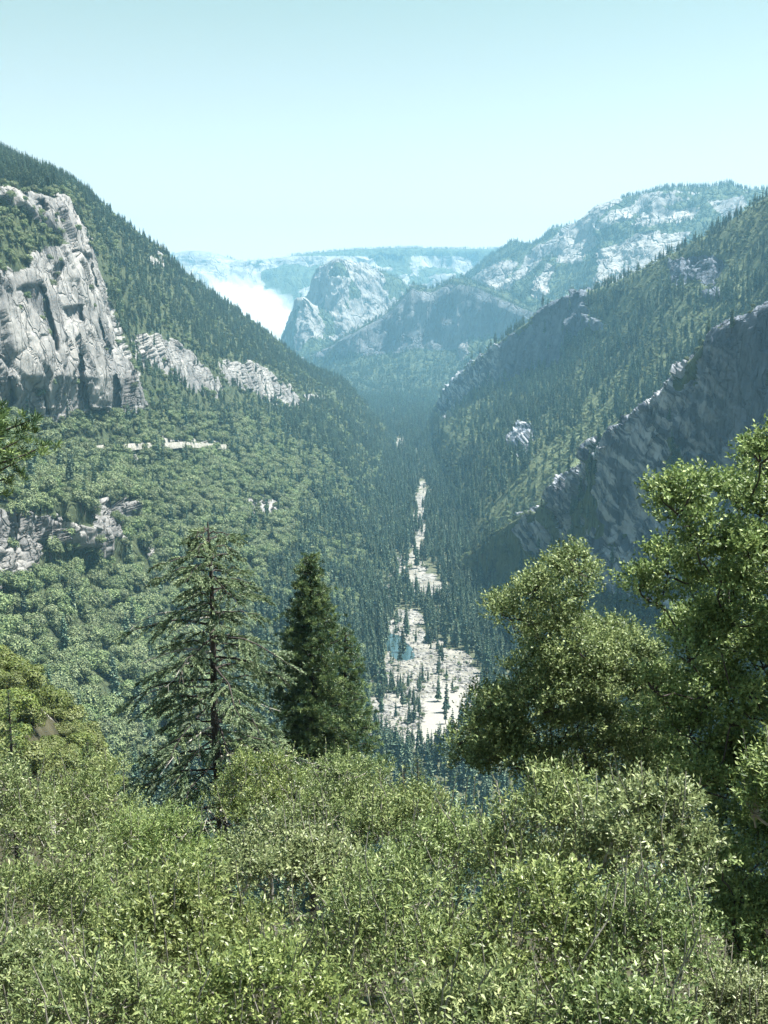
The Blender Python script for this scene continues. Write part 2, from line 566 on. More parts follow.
# ---- near right spur with the dark cliff
c1 = [(900, 230, 800), (830, 280, 860), (768, 306, 930), (712, 335, 1000), (660, 395, 1080), (600, 447, 1170), (566, 478, 1250), (535, 508, 1330), (495, 536, 1430), (455, 562, 1560)]
R0 = [FP(*p) for p in [(900, 900), (800, 860), (720, 800), (650, 760), (590, 730), (550, 705), (525, 685), (500, 665), (475, 648), (462, 640)]]
for p in R0:
    p[2] -= 6
R_1 = [p + np.array([-60, 0, -30]) for p in R0]
R1 = [P(*p) for p in [(900, 600, 560), (830, 600, 640), (768, 600, 720), (720, 600, 800), (670, 600, 880), (625, 597, 980), (585, 597, 1080), (552, 597, 1170), (515, 605, 1260), (480, 612, 1360)]]
R2 = [P(*p) for p in [(900, 400, 720), (830, 430, 790), (768, 470, 880), (720, 490, 950), (670, 515, 1010), (625, 530, 1090), (592, 540, 1160), (562, 553, 1240), (522, 570, 1350), (472, 588, 1460)]]
R3 = [P(*p) for p in c1]
RB = back_rows(R3, [(60, 60, -12), (150, 220, -60), (260, 600, -220)])
RG, tr, tc = loft([R_1, R0, R1, R2, R3] + RB, [50, 60, 65, 80, 80, 60, 50, 50, 45], [8, 90, 90, 190, 24, 12, 8])
w = np.clip((tr - 0.8) / 0.5, 0, 1)[:, None]
RG = RG + np.stack([fbm(RG / 130, 4, 11), fbm(RG / 130, 4, 12), 0.5 * fbm(RG / 100, 4, 13)], -1) * 9 * w[..., None]
RPOLY = [[(940, 220), (830, 276), (768, 300), (735, 314), (712, 330), (690, 362), (655, 398), (600, 444), (570, 470), (540, 503), (508, 528), (520, 548), (548, 556), (575, 570), (600, 590), (700, 620), (940, 620)]]
rockR = rockmask(RG, RPOLY, 4, 0.03, 4)
brush = fbm(RG / 45, 4, 31)
uu, vv, dd = project(RG)
ledge = ((uu < 700) & (brush > 0.28)).astype(float)
rockR = rockR * (1 - ledge)
mR = rockR.copy()
for _ in range(3):
    mR = (mR + np.roll(mR, 1, 0) + np.roll(mR, -1, 0) + np.roll(mR, 1, 1) + np.roll(mR, -1, 1)) / 5
# sheeting joints of the slab run down to the left
smoothwall = np.clip((uu - 660) / 50, 0, 1)
RG = crag(RG, mR * (1 - 0.8 * smoothwall), 19, 34, 51, 0.16, shear=-0.75)
RG = crag(RG, mR * smoothwall, 8, 60, 77, 0.15)
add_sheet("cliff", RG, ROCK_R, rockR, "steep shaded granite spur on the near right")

# ---- middle right ridge
Q0 = [FP(*p) for p in [(620, 700), (570, 660), (530, 625), (500, 600), (478, 570), (460, 540), (446, 510), (437, 480), (431, 455), (427, 436)]]
for p in Q0:
    p[2] -= 6
Q_1 = [p + np.array([-60, 0, -30]) for p in Q0]
Q1 = [P(*p) for p in [(760, 520, 1050), (700, 500, 1200), (640, 490, 1350), (590, 480, 1500), (550, 470, 1650), (515, 462, 1850), (485, 450, 2100), (460, 440, 2400), (443, 430, 2750), (433, 425, 3200)]]
Q2 = [P(*p) for p in [(850, 330, 1400), (790, 335, 1520), (730, 345, 1650), (665, 357, 1800), (600, 375, 2080), (550, 396, 2280), (500, 411, 2480), (466, 416, 2720), (446, 419, 3000), (434, 420, 3350)]]
Q3 = [P(*p) for p in [(850, 235, 1550), (790, 250, 1700), (745, 270, 1850), (680, 300, 2000), (598, 338, 2350), (554, 362, 2540), (504, 382, 2780), (464, 402, 3040), (446, 409, 3300), (434, 414, 3550)]]
Q4 = [P(*p) for p in [(900, 140, 1700), (830, 165, 1850), (768, 199, 2000), (700, 240, 2150), (622, 279, 2400), (563, 302, 2600), (502, 340, 2850), (465, 368, 3100), (446, 388, 3350), (432, 410, 3600)]]
QG, tr, tc = loft([Q_1, Q0, Q1, Q2, Q3, Q4] + back_rows(Q4, [(50, 120, -30), (250, 600, -260), (500, 1500, -600)]),
                  [55, 65, 70, 75, 65, 65, 55, 35, 25], [8, 90, 90, 60, 80, 14, 8, 8])
w = np.clip((tr - 0.8) / 0.5, 0, 1)[:, None]
QG = QG + np.stack([fbm(QG / 220, 4, 21), fbm(QG / 220, 4, 22), 0.7 * fbm(QG / 150, 4, 23)], -1) * 13 * w[..., None]
QPOLY = [
    [(434, 412), (447, 378), (470, 364), (510, 338), (545, 312), (562, 304), (592, 292), (588, 325), (566, 340), (556, 362), (530, 368), (508, 380), (470, 392), (457, 410), (440, 425)],
    [(508, 440), (517, 424), (534, 427), (527, 457), (509, 459)],
    [(668, 261), (690, 254), (711, 254), (726, 264), (712, 288), (690, 278), (673, 283)], [(706, 294), (722, 289), (728, 298), (708, 303)],
    [(560, 478), (580, 455), (600, 447), (612, 440), (600, 455), (585, 470)], [(590, 320), (602, 316), (606, 326), (596, 332)],
    [(498, 352), (506, 340), (512, 344), (504, 360)],
]
rockQ = rockmask(QG, QPOLY, 4, 0.02, 6)
mQ = rockQ.copy()
for _ in range(2):
    mQ = (mQ + np.roll(mQ, 1, 0) + np.roll(mQ, -1, 0) + np.roll(mQ, 1, 1) + np.roll(mQ, -1, 1)) / 5
QG = crag(QG, mQ, 20, 70, 61, 0.4)
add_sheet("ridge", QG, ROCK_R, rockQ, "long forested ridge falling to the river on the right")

# ---- rocky rim behind it
S4 = [P(*p) for p in [(900, 178, 5200), (830, 184, 5100), (768, 188, 5000), (700, 188, 5200), (632, 194, 5400), (592, 208, 5500), (570, 228, 5700), (542, 241, 5900), (502, 251, 6300), (474, 268, 6600), (440, 300, 6900)]]
S3 = [P(*p) for p in [(900, 230, 4800), (830, 232, 4750), (768, 228, 4700), (700, 225, 4800), (634, 226, 5000), (594, 240, 5100), (570, 254, 5250), (540, 264, 5400), (504, 276, 5700), (478, 288, 5900), (440, 315, 6300)]]
S2 = [P(*p) for p in [(900, 290, 4500), (830, 290, 4400), (768, 285, 4300), (700, 280, 4400), (630, 275, 4600), (596, 285, 4700), (565, 292, 4850), (532, 300, 5000), (504, 306, 5200), (478, 314, 5500), (445, 335, 5900)]]
S1 = [P(*p) for p in [(900, 400, 4000), (830, 400, 3900), (768, 380, 3800), (700, 370, 3900), (630, 360, 4000), (590, 355, 4200), (550, 355, 4350), (520, 358, 4500), (490, 360, 4650), (465, 364, 4850), (440, 370, 5200)]]
S0 = [P(*p) for p in [(900, 480, 3600), (830, 470, 3500), (768, 450, 3500), (700, 430, 3500), (630, 415, 3700), (590, 405, 3900), (550, 400, 4000), (520, 397, 4150), (490, 394, 4300), (465, 391, 4500), (440, 388, 4800)]]
for p in S0:
    p[2] = float(zfloor(p[1])) - 10
SG, tr, tc = loft([S0, S1, S2, S3, S4] + back_rows(S4, [(0, 300, -20), (0, 1500, -300), (0, 2500, -900)]), [30, 40, 50, 55, 50, 45, 40, 50, 40, 40], [30, 80, 70, 60, 10, 8, 8])
w = np.clip((tr) / 0.6, 0, 1)[:, None]
crestw = np.clip(np.abs(tr - 4) / 0.5, 0.25, 1)[:, None] * w
SG = SG + normals(SG) * ((0.9 * fbm(SG / np.array([350, 350, 900]), 5, 71, ridged=True) + 0.5 * fbm(SG / 130, 4, 73)) * 75 * crestw)[..., None]
SPOLY = [
    [(596, 225), (612, 212), (640, 202), (650, 206), (628, 217), (600, 229)], [(708, 198), (741, 198), (746, 206), (736, 218), (722, 214)],
    [(508, 275), (522, 262), (536, 254), (541, 261), (528, 274), (519, 284)], [(532, 296), (540, 275), (546, 264), (555, 270), (549, 290), (540, 298)],
    [(640, 215), (660, 208), (700, 207), (690, 222), (650, 228), (630, 226)], [(560, 240), (590, 225), (600, 240), (580, 262), (556, 266)],
    [(470, 280), (500, 262), (515, 262), (500, 280), (480, 296)], [(600, 250), (640, 236), (690, 232), (680, 250), (640, 262), (600, 270)],
]
rockS = np.clip(rockmask(SG, SPOLY, 3, 0.006, 9) + (fbm(SG / 260, 5, 75) > 0.12), 0, 1)
mS = rockS.copy()
SG = crag(SG, mS, 26, 130, 81, 0.4)
add_sheet("rim", SG, ROCK_F, rockS, "high rocky rim beyond the right ridge")

# ---- shaded middle ridge in front of the peaks
DC = [(300, 362, 5750), (322, 352, 5650), (337, 343, 5500), (360, 330, 5350), (385, 316, 5300), (403, 300, 5250), (414, 288, 5220), (432, 291, 5180), (452, 282, 5130), (475, 286, 5050), (505, 298, 4900), (540, 315, 4700)]
D4 = [P(*p) for p in DC]
D3 = [p + np.array([-8, -50, -0.30 * (p[2] - 110)]) for p in D4]
D2 = [p + np.array([-25, -120, -0.68 * (p[2] - 110)]) for p in D4]
D1 = [p + np.array([-60, -420, -0.92 * (p[2] - 110)]) for p in D4]
D0 = [p + np.array([-80, -900, 0]) for p in D4]
for p in D0:
    p[2] = float(zfloor(p[1])) - 10
DG, tr, tc = loft([D0, D1, D2, D3, D4] + back_rows(D4, [(20, 100, -30), (60, 300, -160), (150, 700, -420)]), 30, [30, 40, 60, 60, 14, 10, 8])
crestw = np.clip(np.abs(tr - 4) / 0.5, 0.32, 1)[:, None] * np.clip(tr / 0.6, 0, 1)[:, None]
DG = DG + normals(DG) * ((fbm(DG / np.array([180, 180, 900]), 5, 91, ridged=True) * 38 + fbm(DG / 90, 4, 93) * 14) * crestw)[..., None]
rockD = ((DG[..., 2] > 250 + 60 * fbm(DG / 200, 4, 95)) & (tr[:, None] < 3.85 + 0.2 * fbm(DG / 100, 4, 96))).astype(float)
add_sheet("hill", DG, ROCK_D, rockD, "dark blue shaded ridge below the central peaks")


# ---- the two central peaks: buttresses with a sharp nose towards the viewer
def peak(name, crest, nose_u, Yn, Yside, foot_v, label, seed):
    rows = []
    us = [c[0] for c in crest]
    for f in (0.0, 0.22, 0.5, 0.78, 1.0):
        r = []
        for (u, v) in crest:
            side = (u - nose_u[0]) / (us[-1] - nose_u[0]) if u > nose_u[0] else (nose_u[0] - u) / (nose_u[0] - us[0])
            Yc = Yn + 260 + Yside * side
            k = f ** 1.3
            uu = u + (nose_u[1] - nose_u[0]) * k * (1 - side * 0.8) + (8 if u > nose_u[0] else -5) * k
            r.append(P(uu, v + (foot_v - v) * f, Yc - 560 * k * (1 - 0.6 * side)))
        rows.append(r)
    rows = rows[::-1]
    G, tr, tc = loft(rows + back_rows(rows[-1], [(0, 120, -15), (0, 500, -160), (0, 1000, -500)]), 26, [40, 40, 40, 40, 10, 8, 6])
    cw = np.clip(np.abs(tr - 4) / 0.4, 0.2, 1)[:, None]
    G = G + normals(G) * ((fbm(G / np.array([220, 220, 500]), 5, seed, ridged=True) * 36 + fbm(G / 70, 4, seed + 1) * 14) * cw)[..., None]
    g = fbm(G / 190, 5, seed + 3)
    u, v, d = project(G)
    return G, g, u, v


EG, g, u, v = peak("peak", [(285, 350), (298, 322), (308, 298), (318, 276), (328, 266), (338, 261), (350, 264), (364, 268), (380, 275), (396, 280), (408, 290), (416, 304), (424, 330)], (334, 340), 6250, 420, 372, "", 101)
rockE = ((g > -0.30) & ~((u > 372) & (v < 300) & (g < 0.25))).astype(float)
EG = crag(EG, rockE, 22, 110, 111, 0.5)
add_sheet("peak", EG, ROCK_F, rockE, "pale granite central peak, its right face in the sun")
HG, g, u, v = peak("peak", [(276, 362), (282, 344), (286, 328), (292, 314), (297, 303), (305, 300), (312, 305), (322, 314), (334, 324), (346, 332), (356, 345), (366, 362)], (301, 312), 5900, 300, 376, "", 131)
rockH = ((g > -0.1) & ~((u > 318) & (g < 0.1))).astype(float)
HG = crag(HG, rockH, 20, 100, 141, 0.5)
add_sheet("foothill", HG, ROCK_F, rockH, "lower pointed granite buttress before the central peak")

# ---- far rim closing the valley
T4 = [P(*p) for p in [(20, 262, 9800), (90, 262, 9700), (150, 259, 9600), (185, 252, 9500), (210, 254, 9500), (240, 262, 9500), (300, 256, 9500), (350, 251, 9500), (400, 249, 9500), (450, 250, 9500), (500, 250, 9400), (530, 246, 9300), (580, 242, 9200), (680, 245, 9200)]]
T3 = [p + np.array([0, -150, -150]) for p in T4]
T2 = [p + np.array([0, -700, -420]) for p in T4]
T1 = [p + np.array([0, -1500, -780]) for p in T4]
T0 = [p + np.array([0, -2300, 0]) for p in T4]
for p in T0:
    p[2] = float(zfloor(p[1])) - 15
TG, tr, tc = loft([T0, T1, T2, T3, T4] + back_rows(T4, [(0, 500, 5), (0, 2500, -300)]), [25, 30, 30, 22, 24, 42, 36, 36, 36, 36, 25, 25, 25], [15, 20, 28, 24, 8, 6])
cw = np.clip(np.abs(tr - 4) / 0.5, 0.015, 1)[:, None] * np.clip(tr / 0.6, 0, 1)[:, None]
cw[tr > 4] = 0.015
TG = TG + normals(TG) * ((fbm(TG / np.array([420, 420, 900]), 5, 151, ridged=True) * 130 + fbm(TG / 150, 4, 153) * 30) * cw)[..., None]
u, v, d = project(TG)
rockT = np.clip((fbm(TG / np.array([400, 400, 250]), 5, 155) > 0.0) * (v > 256) + (np.abs(u - 200) < 26) * (v < 268), 0, 1).astype(float)
add_sheet("plateau", TG, ROCK_F, rockT, "far hazy plateau rim closing the valley")

# ------------------------------------------------------------------ valley floor and riverbed
BED = [
    [(417, 482), (427, 482), (428, 498), (422, 515), (428, 538), (420, 556), (427, 572), (447, 583), (452, 597), (432, 601), (419, 593), (408, 591), (405, 576), (402, 566), (396, 576), (391, 590), (389, 605), (380, 612), (378, 590), (385, 575), (393, 560), (402, 555), (409, 559), (412, 545), (418, 530), (414, 508)],
    [(397, 606), (420, 608), (424, 636), (442, 645), (467, 650), (480, 672), (476, 700), (468, 722), (440, 748), (400, 755), (383, 745), (368, 722), (364, 690), (372, 664), (385, 660), (384, 635), (389, 615)],
    [(344, 606), (363, 606), (363, 623), (345, 623)], [(376, 438), (388, 443), (402, 435), (403, 452), (392, 459), (380, 450)], [(355, 700), (372, 690), (372, 740), (360, 740)],
    [(391, 515), (397, 512), (399, 530), (393, 532)],
]
POND = [(387, 633), (399, 635), (413, 649), (415, 658), (402, 661), (392, 657), (385, 646)]
STREAM = [(450, 658), (462, 661), (474, 671), (480, 684), (477, 686), (470, 676), (460, 667)]
ys = [600.0]
while ys[-1] < 5600:
    ys.append(ys[-1] + ys[-1] ** 2 / 385000 * 1.1)
ys = [-2500, 0, 250, 450] + ys + [5900, 6400, 7200, 8400, 10000, 12000, 13800]
us = np.concatenate([[-9000, -5000, -2500, -1200, -500, 0, 150, 230, 280], np.arange(310, 540, 0.9), [560, 600, 700, 900, 1500, 2700, 5200, 9800]])
yy, u2 = np.meshgrid(np.array(ys), us, indexing='ij')
xx = (u2 - 384) / F * np.maximum(yy, 900)
VG = np.stack([xx, yy, zfloor(yy)], -1)
bed = rockmask(VG, BED, 3.5, 0.04, 5)
sandbar = rockmask(VG, [[(424, 700), (438, 690), (452, 684), (466, 690), (470, 706), (460, 724), (446, 738), (430, 744), (408, 748), (412, 734), (424, 722)]], 1.5, 0.04, 15)
inp = rockmask(VG, [POND], 0, 0.03, 5)
VG[..., 2] += np.where(bed > 0, fbm(VG / 25, 4, 6) * 0.25, fbm(VG / 60, 3, 7) * 1.0)
VG[..., 2] -= inp * 2.0
m, nt, out = newmat("riverbed_sand")
geo = nt.nodes.new("ShaderNodeNewGeometry")
at = N(nt, "ShaderNodeAttribute", _attribute_name="rock")
n1 = N(nt, "ShaderNodeTexNoise", Scale=0.045, Detail=8.0, Roughness=0.7)
n2 = N(nt, "ShaderNodeTexVoronoi", Scale=0.16)
n3 = N(nt, "ShaderNodeTexNoise", Scale=0.02, Detail=6.0, Roughness=0.6)
for n_ in (n1, n2, n3):
    nt.links.new(geo.outputs["Position"], n_.inputs["Vector"])
sand = ramp(nt, n1.outputs["Fac"], [(0.36, (0.08, 0.08, 0.065)), (0.47, (0.15, 0.145, 0.12)), (0.62, (0.27, 0.26, 0.23))])
grey = ramp(nt, n2.outputs["Color"], [(0.2, (0.09, 0.09, 0.085)), (0.7, (0.22, 0.215, 0.20))])
bedc = mixc(nt, ramp(nt, n3.outputs["Fac"], [(0.42, (0, 0, 0)), (0.52, (1, 1, 1))]), grey, sand)
bedc = mixc(nt, ramp(nt, math_(nt, 'SUBTRACT', at.outputs["Fac"], 1.0), [(0.3, (0, 0, 0)), (0.7, (1, 1, 1))]), bedc, mixc(nt, n1.outputs["Fac"], (0.19, 0.185, 0.165), (0.28, 0.27, 0.245)))
soil = ramp(nt, n1.outputs["Fac"], [(0.35, (0.035, 0.045, 0.02)), (0.7, (0.09, 0.095, 0.05))])
fn = math_(nt, 'ADD', at.outputs["Fac"], math_(nt, 'MULTIPLY', math_(nt, 'SUBTRACT', n1.outputs["Fac"], 0.5), 0.8))
c = mixc(nt, ramp(nt, fn, [(0.4, (0, 0, 0)), (0.55, (1, 1, 1))]), soil, bedc)
b = N(nt, "ShaderNodeBsdfPrincipled", Roughness=0.9)
nt.links.new(c, b.inputs["Base Color"])
bp = N(nt, "ShaderNodeBump", Strength=0.5, Distance=1.0)
nt.links.new(n2.outputs["Distance"], bp.inputs["Height"])
nt.links.new(bp.outputs[0], b.inputs["Normal"])
nt.links.new(b.outputs[0], out.inputs[0])
add_sheet("ground", VG, m, bed + sandbar * bed, "valley floor with the pale sand and gravel riverbed")

WATER, nt, out = newmat("river_water")
b = N(nt, "ShaderNodeBsdfPrincipled", Roughness=0.08)
b.inputs["Base Color"].default_value = (0.03, 0.062, 0.07, 1)
b.inputs["IOR"].default_value = 1.33
n1 = N(nt, "ShaderNodeTexNoise", Scale=0.6, Detail=4.0)
tc = nt.nodes.new("ShaderNodeTexCoord")
nt.links.new(tc.outputs["Object"], n1.inputs["Vector"])
bp = N(nt, "ShaderNodeBump", Strength=0.25, Distance=0.3)
nt.links.new(n1.outputs["Fac"], bp.inputs["Height"])
nt.links.new(bp.outputs[0], b.inputs["Normal"])
nt.links.new(b.outputs[0], out.inputs[0])
for nm, poly, lab in (("pond", POND, "still blue green pool in the riverbed"),):
    pts = np.array([FP(*p) for p in poly])
    pts[:, 2] = zfloor(pts[:, 1]) - 0.45
    c0 = pts.mean(0)
    outer = c0 + (pts - c0) * 1.12
    vv_ = np.concatenate([[c0], outer])
    k = len(pts)
    f_ = np.array([[0, 1 + i, 1 + (i + 1) % k] for i in range(k)])
    link(nm, mk_mesh(nm, vv_, f_, [WATER]), kind='structure', label=lab)


# boulders and cobbles strewn over the riverbed
r = np.random.default_rng(8)
fb = (1 - sandbar.ravel()) * bed.ravel() * (1 - inp.ravel()) * (VG[..., 1].ravel() < 3200)
ib = r.choice(len(fb), 5200, p=fb / fb.sum())
bc = VG.reshape(-1, 3)[ib] + r.normal(0, 2.0, (len(ib), 3)) * np.array([1, 1, 0])
import bmesh
bm_ = bmesh.new()
bmesh.ops.create_icosphere(bm_, subdivisions=1, radius=1.0)
iv_ = np.array([v.co[:] for v in bm_.verts]); if_ = np.array([[v.index for v in f.verts] for f in bm_.faces])
bm_.free()
sz = (0.5 + 2.6 * r.uniform(0, 1, len(ib)) ** 4)[:, None, None] * r.uniform(0.6, 1.2, (len(ib), 1, 3)) * np.array([1, 1, 0.7])
bv = bc[:, None] + iv_[None] * r.uniform(0.75, 1.15, (len(ib), len(iv_), 1)) * sz
bf = (np.arange(len(ib))[:, None, None] * len(iv_) + if_[None]).reshape(-1, 3)
BOULD, nt, out = newmat("boulder_granite")
at = N(nt, "ShaderNodeAttribute", _attribute_name="rnd")
b = N(nt, "ShaderNodeBsdfPrincipled", Roughness=0.85)
nt.links.new(ramp(nt, at.outputs["Fac"], [(0, (0.07, 0.07, 0.07)), (1, (0.27, 0.265, 0.25))]), b.inputs["Base Color"])
nt.links.new(b.outputs[0], out.inputs[0])
link("gravel", mk_mesh("gravel", bv.reshape(-1, 3), bf, [BOULD], attrs={"rnd": ('FACE', np.repeat(r.uniform(0, 1, len(ib)), len(if_)))}), kind='stuff', label="pale boulders and cobbles strewn along the riverbed")


# ------------------------------------------------------------------ the hillside under the viewpoint
def zhill(x, y):
    x = np.asarray(x, float)
    y = np.asarray(y, float)
    b = np.where(y < 0, -3 - 0.25 * y * 0, np.where(y < 30, -3 - 0.5 * y, -18 - 0.585 * (y - 30)))
    b = np.where(y < -2, -3 + 0.3 * (-2 - y), b)
    sh = 43 / (1 + np.exp((x + 40) / 6.0)) * np.exp(-((y - 150) / 60) ** 2)
    sh2 = 6 / (1 + np.exp((x + 22) / 4.0)) * np.exp(-((y - 55) / 25) ** 2)
    return CZ + b + sh + sh2


xs_ = np.concatenate([np.linspace(-420, -90, 40), np.linspace(-88, 88, 150), np.linspace(90, 420, 40)])
ys_ = np.concatenate([np.linspace(-60, 40, 100), np.linspace(41, 220, 130), np.linspace(223, 700, 130)])
YY, XX = np.meshgrid(ys_, xs_, indexing='ij')
NG = np.stack([XX, YY, zhill(XX, YY)], -1)
q = NG.copy()
NG[..., 2] += fbm(q / 7, 5, 161) * 0.5 + fbm(q / 40, 4, 162) * 2.2 * np.clip((YY - 40) / 60, 0, 1)
rockN = ((fbm(q / 9, 4, 163) > 0.38)).astype(float)
LITTER = terrain_mat("leaf_litter", (0.30, 0.28, 0.25), (0.16, 0.15, 0.14), (0.10, 0.09, 0.08), (0.022, 0.022, 0.012), (0.06, 0.055, 0.03), sc=5.0, bump=0.3)
add_sheet("hillside", NG, LITTER, rockN, "steep brushy hillside below the viewpoint")


def hill_z(x, y):
    return float(zhill(x, y))


# ------------------------------------------------------------------ the road cut on the left mountain
def near_sheet(G, u0, v0):
    u, v, d = project(G)
    k = np.argmin((u - u0) ** 2 + (v - v0) ** 2 + (d < 0) * 1e9)
    return G.reshape(-1, 3)[k]


m_road, nt, out = newmat("road_stone")
n1 = N(nt, "ShaderNodeTexNoise", Scale=0.25, Detail=6.0, Roughness=0.7)
geo = nt.nodes.new("ShaderNodeNewGeometry")
nt.links.new(geo.outputs["Position"], n1.inputs["Vector"])
b = N(nt, "ShaderNodeBsdfPrincipled", Roughness=0.9)
nt.links.new(ramp(nt, n1.outputs["Fac"], [(0.38, (0.10, 0.10, 0.085)), (0.6, (0.26, 0.25, 0.22))]), b.inputs["Base Color"])
nt.links.new(b.outputs[0], out.inputs[0])
for nm, pl, lab in (("road", [(88, 446.5), (102, 445), (116, 446), (130, 443.5), (147, 443), (164, 443), (180, 442), (200, 443), (226, 444.5)], "mountain road cut as a pale line across the left slope"),):
    c = np.array([near_sheet(LG, *p) for p in pl])
    t = np.linspace(0, len(c) - 1, 90)
    c = hermite(c, t)
    k = np.ones(9) / 9
    for a in range(3):
        c[:, a] = np.convolve(np.pad(c[:, a], 4, mode='edge'), k, mode='valid')
    tg = np.gradient(c, axis=0)
    tg[:, 2] = 0
    tg /= np.linalg.norm(tg, axis=1)[:, None]
    sd = np.stack([tg[:, 1], -tg[:, 0], 0 * tg[:, 0]], 1)     # downhill side
    h = 2.6 + 2.0 * np.maximum(0, fbm(c / 30, 3, 5))[:, None]
    up = np.array([0, 0, 1.0])
    prof = [c + sd * 9 - up * 7, c + sd * 6 + up * 0.4, c + sd * 5.6 + up * 0.4, c + sd * 5.6, c - sd * 3, c - sd * 4.4 + up * h * 2.0, c - sd * 9 + up * h * 2.2]
    G = np.stack([x + (fbm(x / 6, 3, 9) * 0.6)[:, None] for x in prof])
    link(nm, mk_mesh(nm, G.reshape(-1, 3), grid_faces(len(prof), 90), [m_road]), kind='structure', label=lab)

# ------------------------------------------------------------------ coarse depth map of the terrain, to know which trees show
ZW, ZH, ZS = 440, 560, 2.0
zb = np.full((ZH, ZW), 1e9)
for G in (LG, RG, QG, SG, DG, EG, HG, VG, NG):
    u, v, d = project(G)
    iu = ((u + 60) / ZS).astype(int).ravel()
    iv = ((v + 60) / ZS).astype(int).ravel()
    ok = (iu >= 0) & (iu < ZW) & (iv >= 0) & (iv < ZH) & (d.ravel() > 1)
    np.minimum.at(zb, (iv[ok], iu[ok]), d.ravel()[ok])


def visible(p, h, tol=1.03):
    u, v, d = project(p + np.array([0, 0, 1.0]) * h[:, None])
    iu = ((u + 60) / ZS).astype(int)
    iv = ((v + 60) / ZS).astype(int)
    inside = (iu >= 0) & (iu < ZW) & (iv >= 0) & (iv < ZH) & (d > 1)
    z = zb[np.clip(iv, 0, ZH - 1), np.clip(iu, 0, ZW - 1)]
    return inside & (d < z * tol + 15), u, v, d


# ------------------------------------------------------------------ distant tree kinds
CON = leaf_mat("conifer_needles", (0.030, 0.068, 0.052), (0.100, 0.155, 0.105), (0.25, 0.30, 0.18), trans=0.12, rough=0.6, spec=0.2, objvar=0.5)
OAK = leaf_mat("oak_leaves", (0.035, 0.058, 0.028), (0.105, 0.145, 0.062), (0.22, 0.26, 0.125), trans=0.08, rough=0.6, spec=0.25, objvar=0.5)
YOAK = leaf_mat("bush_leaves", (0.06, 0.085, 0.022), (0.105, 0.135, 0.035), (0.17, 0.19, 0.06), trans=0.2, rough=0.5, spec=0.3, objvar=0.4)
BARK = bark_mat("bark", (0.035, 0.028, 0.022), (0.11, 0.09, 0.07))
GREYBARK = bark_mat("grey_bark", (0.20, 0.19, 0.17), (0.42, 0.40, 0.36))


def conifer_mesh(seed, H=22.0, R=3.0, levels=17, base=0.1):
    r = np.random.default_rng(seed)
    mb = MB()
    lean = r.normal(0, 0.25, 2)
    mb.tube([(0, 0, -1.5), (lean[0] * .3, lean[1] * .3, H * 0.4), (lean[0], lean[1], H * 0.97)], [0.42, 0.28, 0.04], 5, 0.3)
    B, D, Nn, L, W, Q = [], [], [], [], [], []
    for k in range(levels):
        t = (k + 0.5) / levels
        z = H * (base + (1 - base) * t)
        rad = R * (1 - t) ** 0.72 * r.uniform(0.75, 1.15) + 0.25
        nb = int(8 - 3 * t)
        a0 = r.uniform(0, 6.28)
        for j in range(nb):
            a = a0 + j * 6.283 / nb + r.normal(0, 0.25)
            rr = rad * r.uniform(0.6, 1.25)
            d = np.array([math.cos(a), math.sin(a), r.uniform(-0.65, -0.15)])
            for q in range(2):
                B.append([lean[0] * t, lean[1] * t, z + 0.35])
                D.append(d)
                n = np.array([0, 0, 1.0]) if q == 0 else np.array([-math.sin(a), math.cos(a), 0.3])
                Nn.append(n + r.normal(0, 0.25, 3))
                L.append(rr * (1 if q == 0 else 0.9))
                W.append(rr * r.uniform(0.5, 0.75) + 0.3)
                Q.append(min(1, max(0, r.uniform(0.1, 0.9))))
    B.append([lean[0], lean[1], H * 0.93]); D.append([0, 0, 1.0]); Nn.append([1, 0, 0]); L.append(H * 0.08); W.append(0.5); Q.append(0.6)
    mb.leaves(np.array(B, float), np.array(D, float), np.array(Nn, float), np.array(L), np.array(W), np.array(Q), fold=-0.2)
    return mb.mesh("pine_tree", [CON, BARK], False, 0, 1)


def rand_dirs(r, n):
    d = r.normal(0, 1, (n, 3))
    return d / np.linalg.norm(d, axis=1)[:, None]


def dome_mesh(seed, mat, H=9.0, R=4.6, nl=11, per=130, size=0.60, name="oak_tree"):
    r = np.random.default_rng(seed)
    mb = MB()
    for k in range(3):
        a = r.uniform(0, 6.28)
        mb.tube([(0, 0, -1.2), (0.3 * math.cos(a), 0.3 * math.sin(a), H * 0.3), (R * .5 * math.cos(a), R * .5 * math.sin(a), H * 0.7)], [0.35, 0.25, 0.08], 4, 0.3)
    cs = [(0, 0, H * 0.62, R * 0.62)]
    for k in range(nl - 1):
        a = k * 6.283 / (nl - 1) + r.normal(0, 0.3)
        rr = R * r.uniform(0.4, 0.68)
        cs.append((rr * math.cos(a), rr * math.sin(a), H * r.uniform(0.36, 0.74), R * r.uniform(0.34, 0.52)))
    for (x, y, z, rad) in cs:
        d = rand_dirs(r, per)
        d[:, 2] = np.where(d[:, 2] < -0.35, -d[:, 2], d[:, 2])
        p = np.array([x, y, z]) + d * rad * r.uniform(0.78, 1.08, (per, 1))
        nrm = d + r.normal(0, 0.20, (per, 3))
        nrm /= np.linalg.norm(nrm, axis=1)[:, None]
        tdir = np.cross(nrm, rand_dirs(r, per))
        mb.leaves(p - tdir * size * 0.5, tdir, nrm, size * r.uniform(0.7, 1.4, per), size * r.uniform(0.6, 1.1, per), r.uniform(0, 1, per), fold=0.15)
    return mb.mesh(name, [mat, BARK], False, 0, 1)


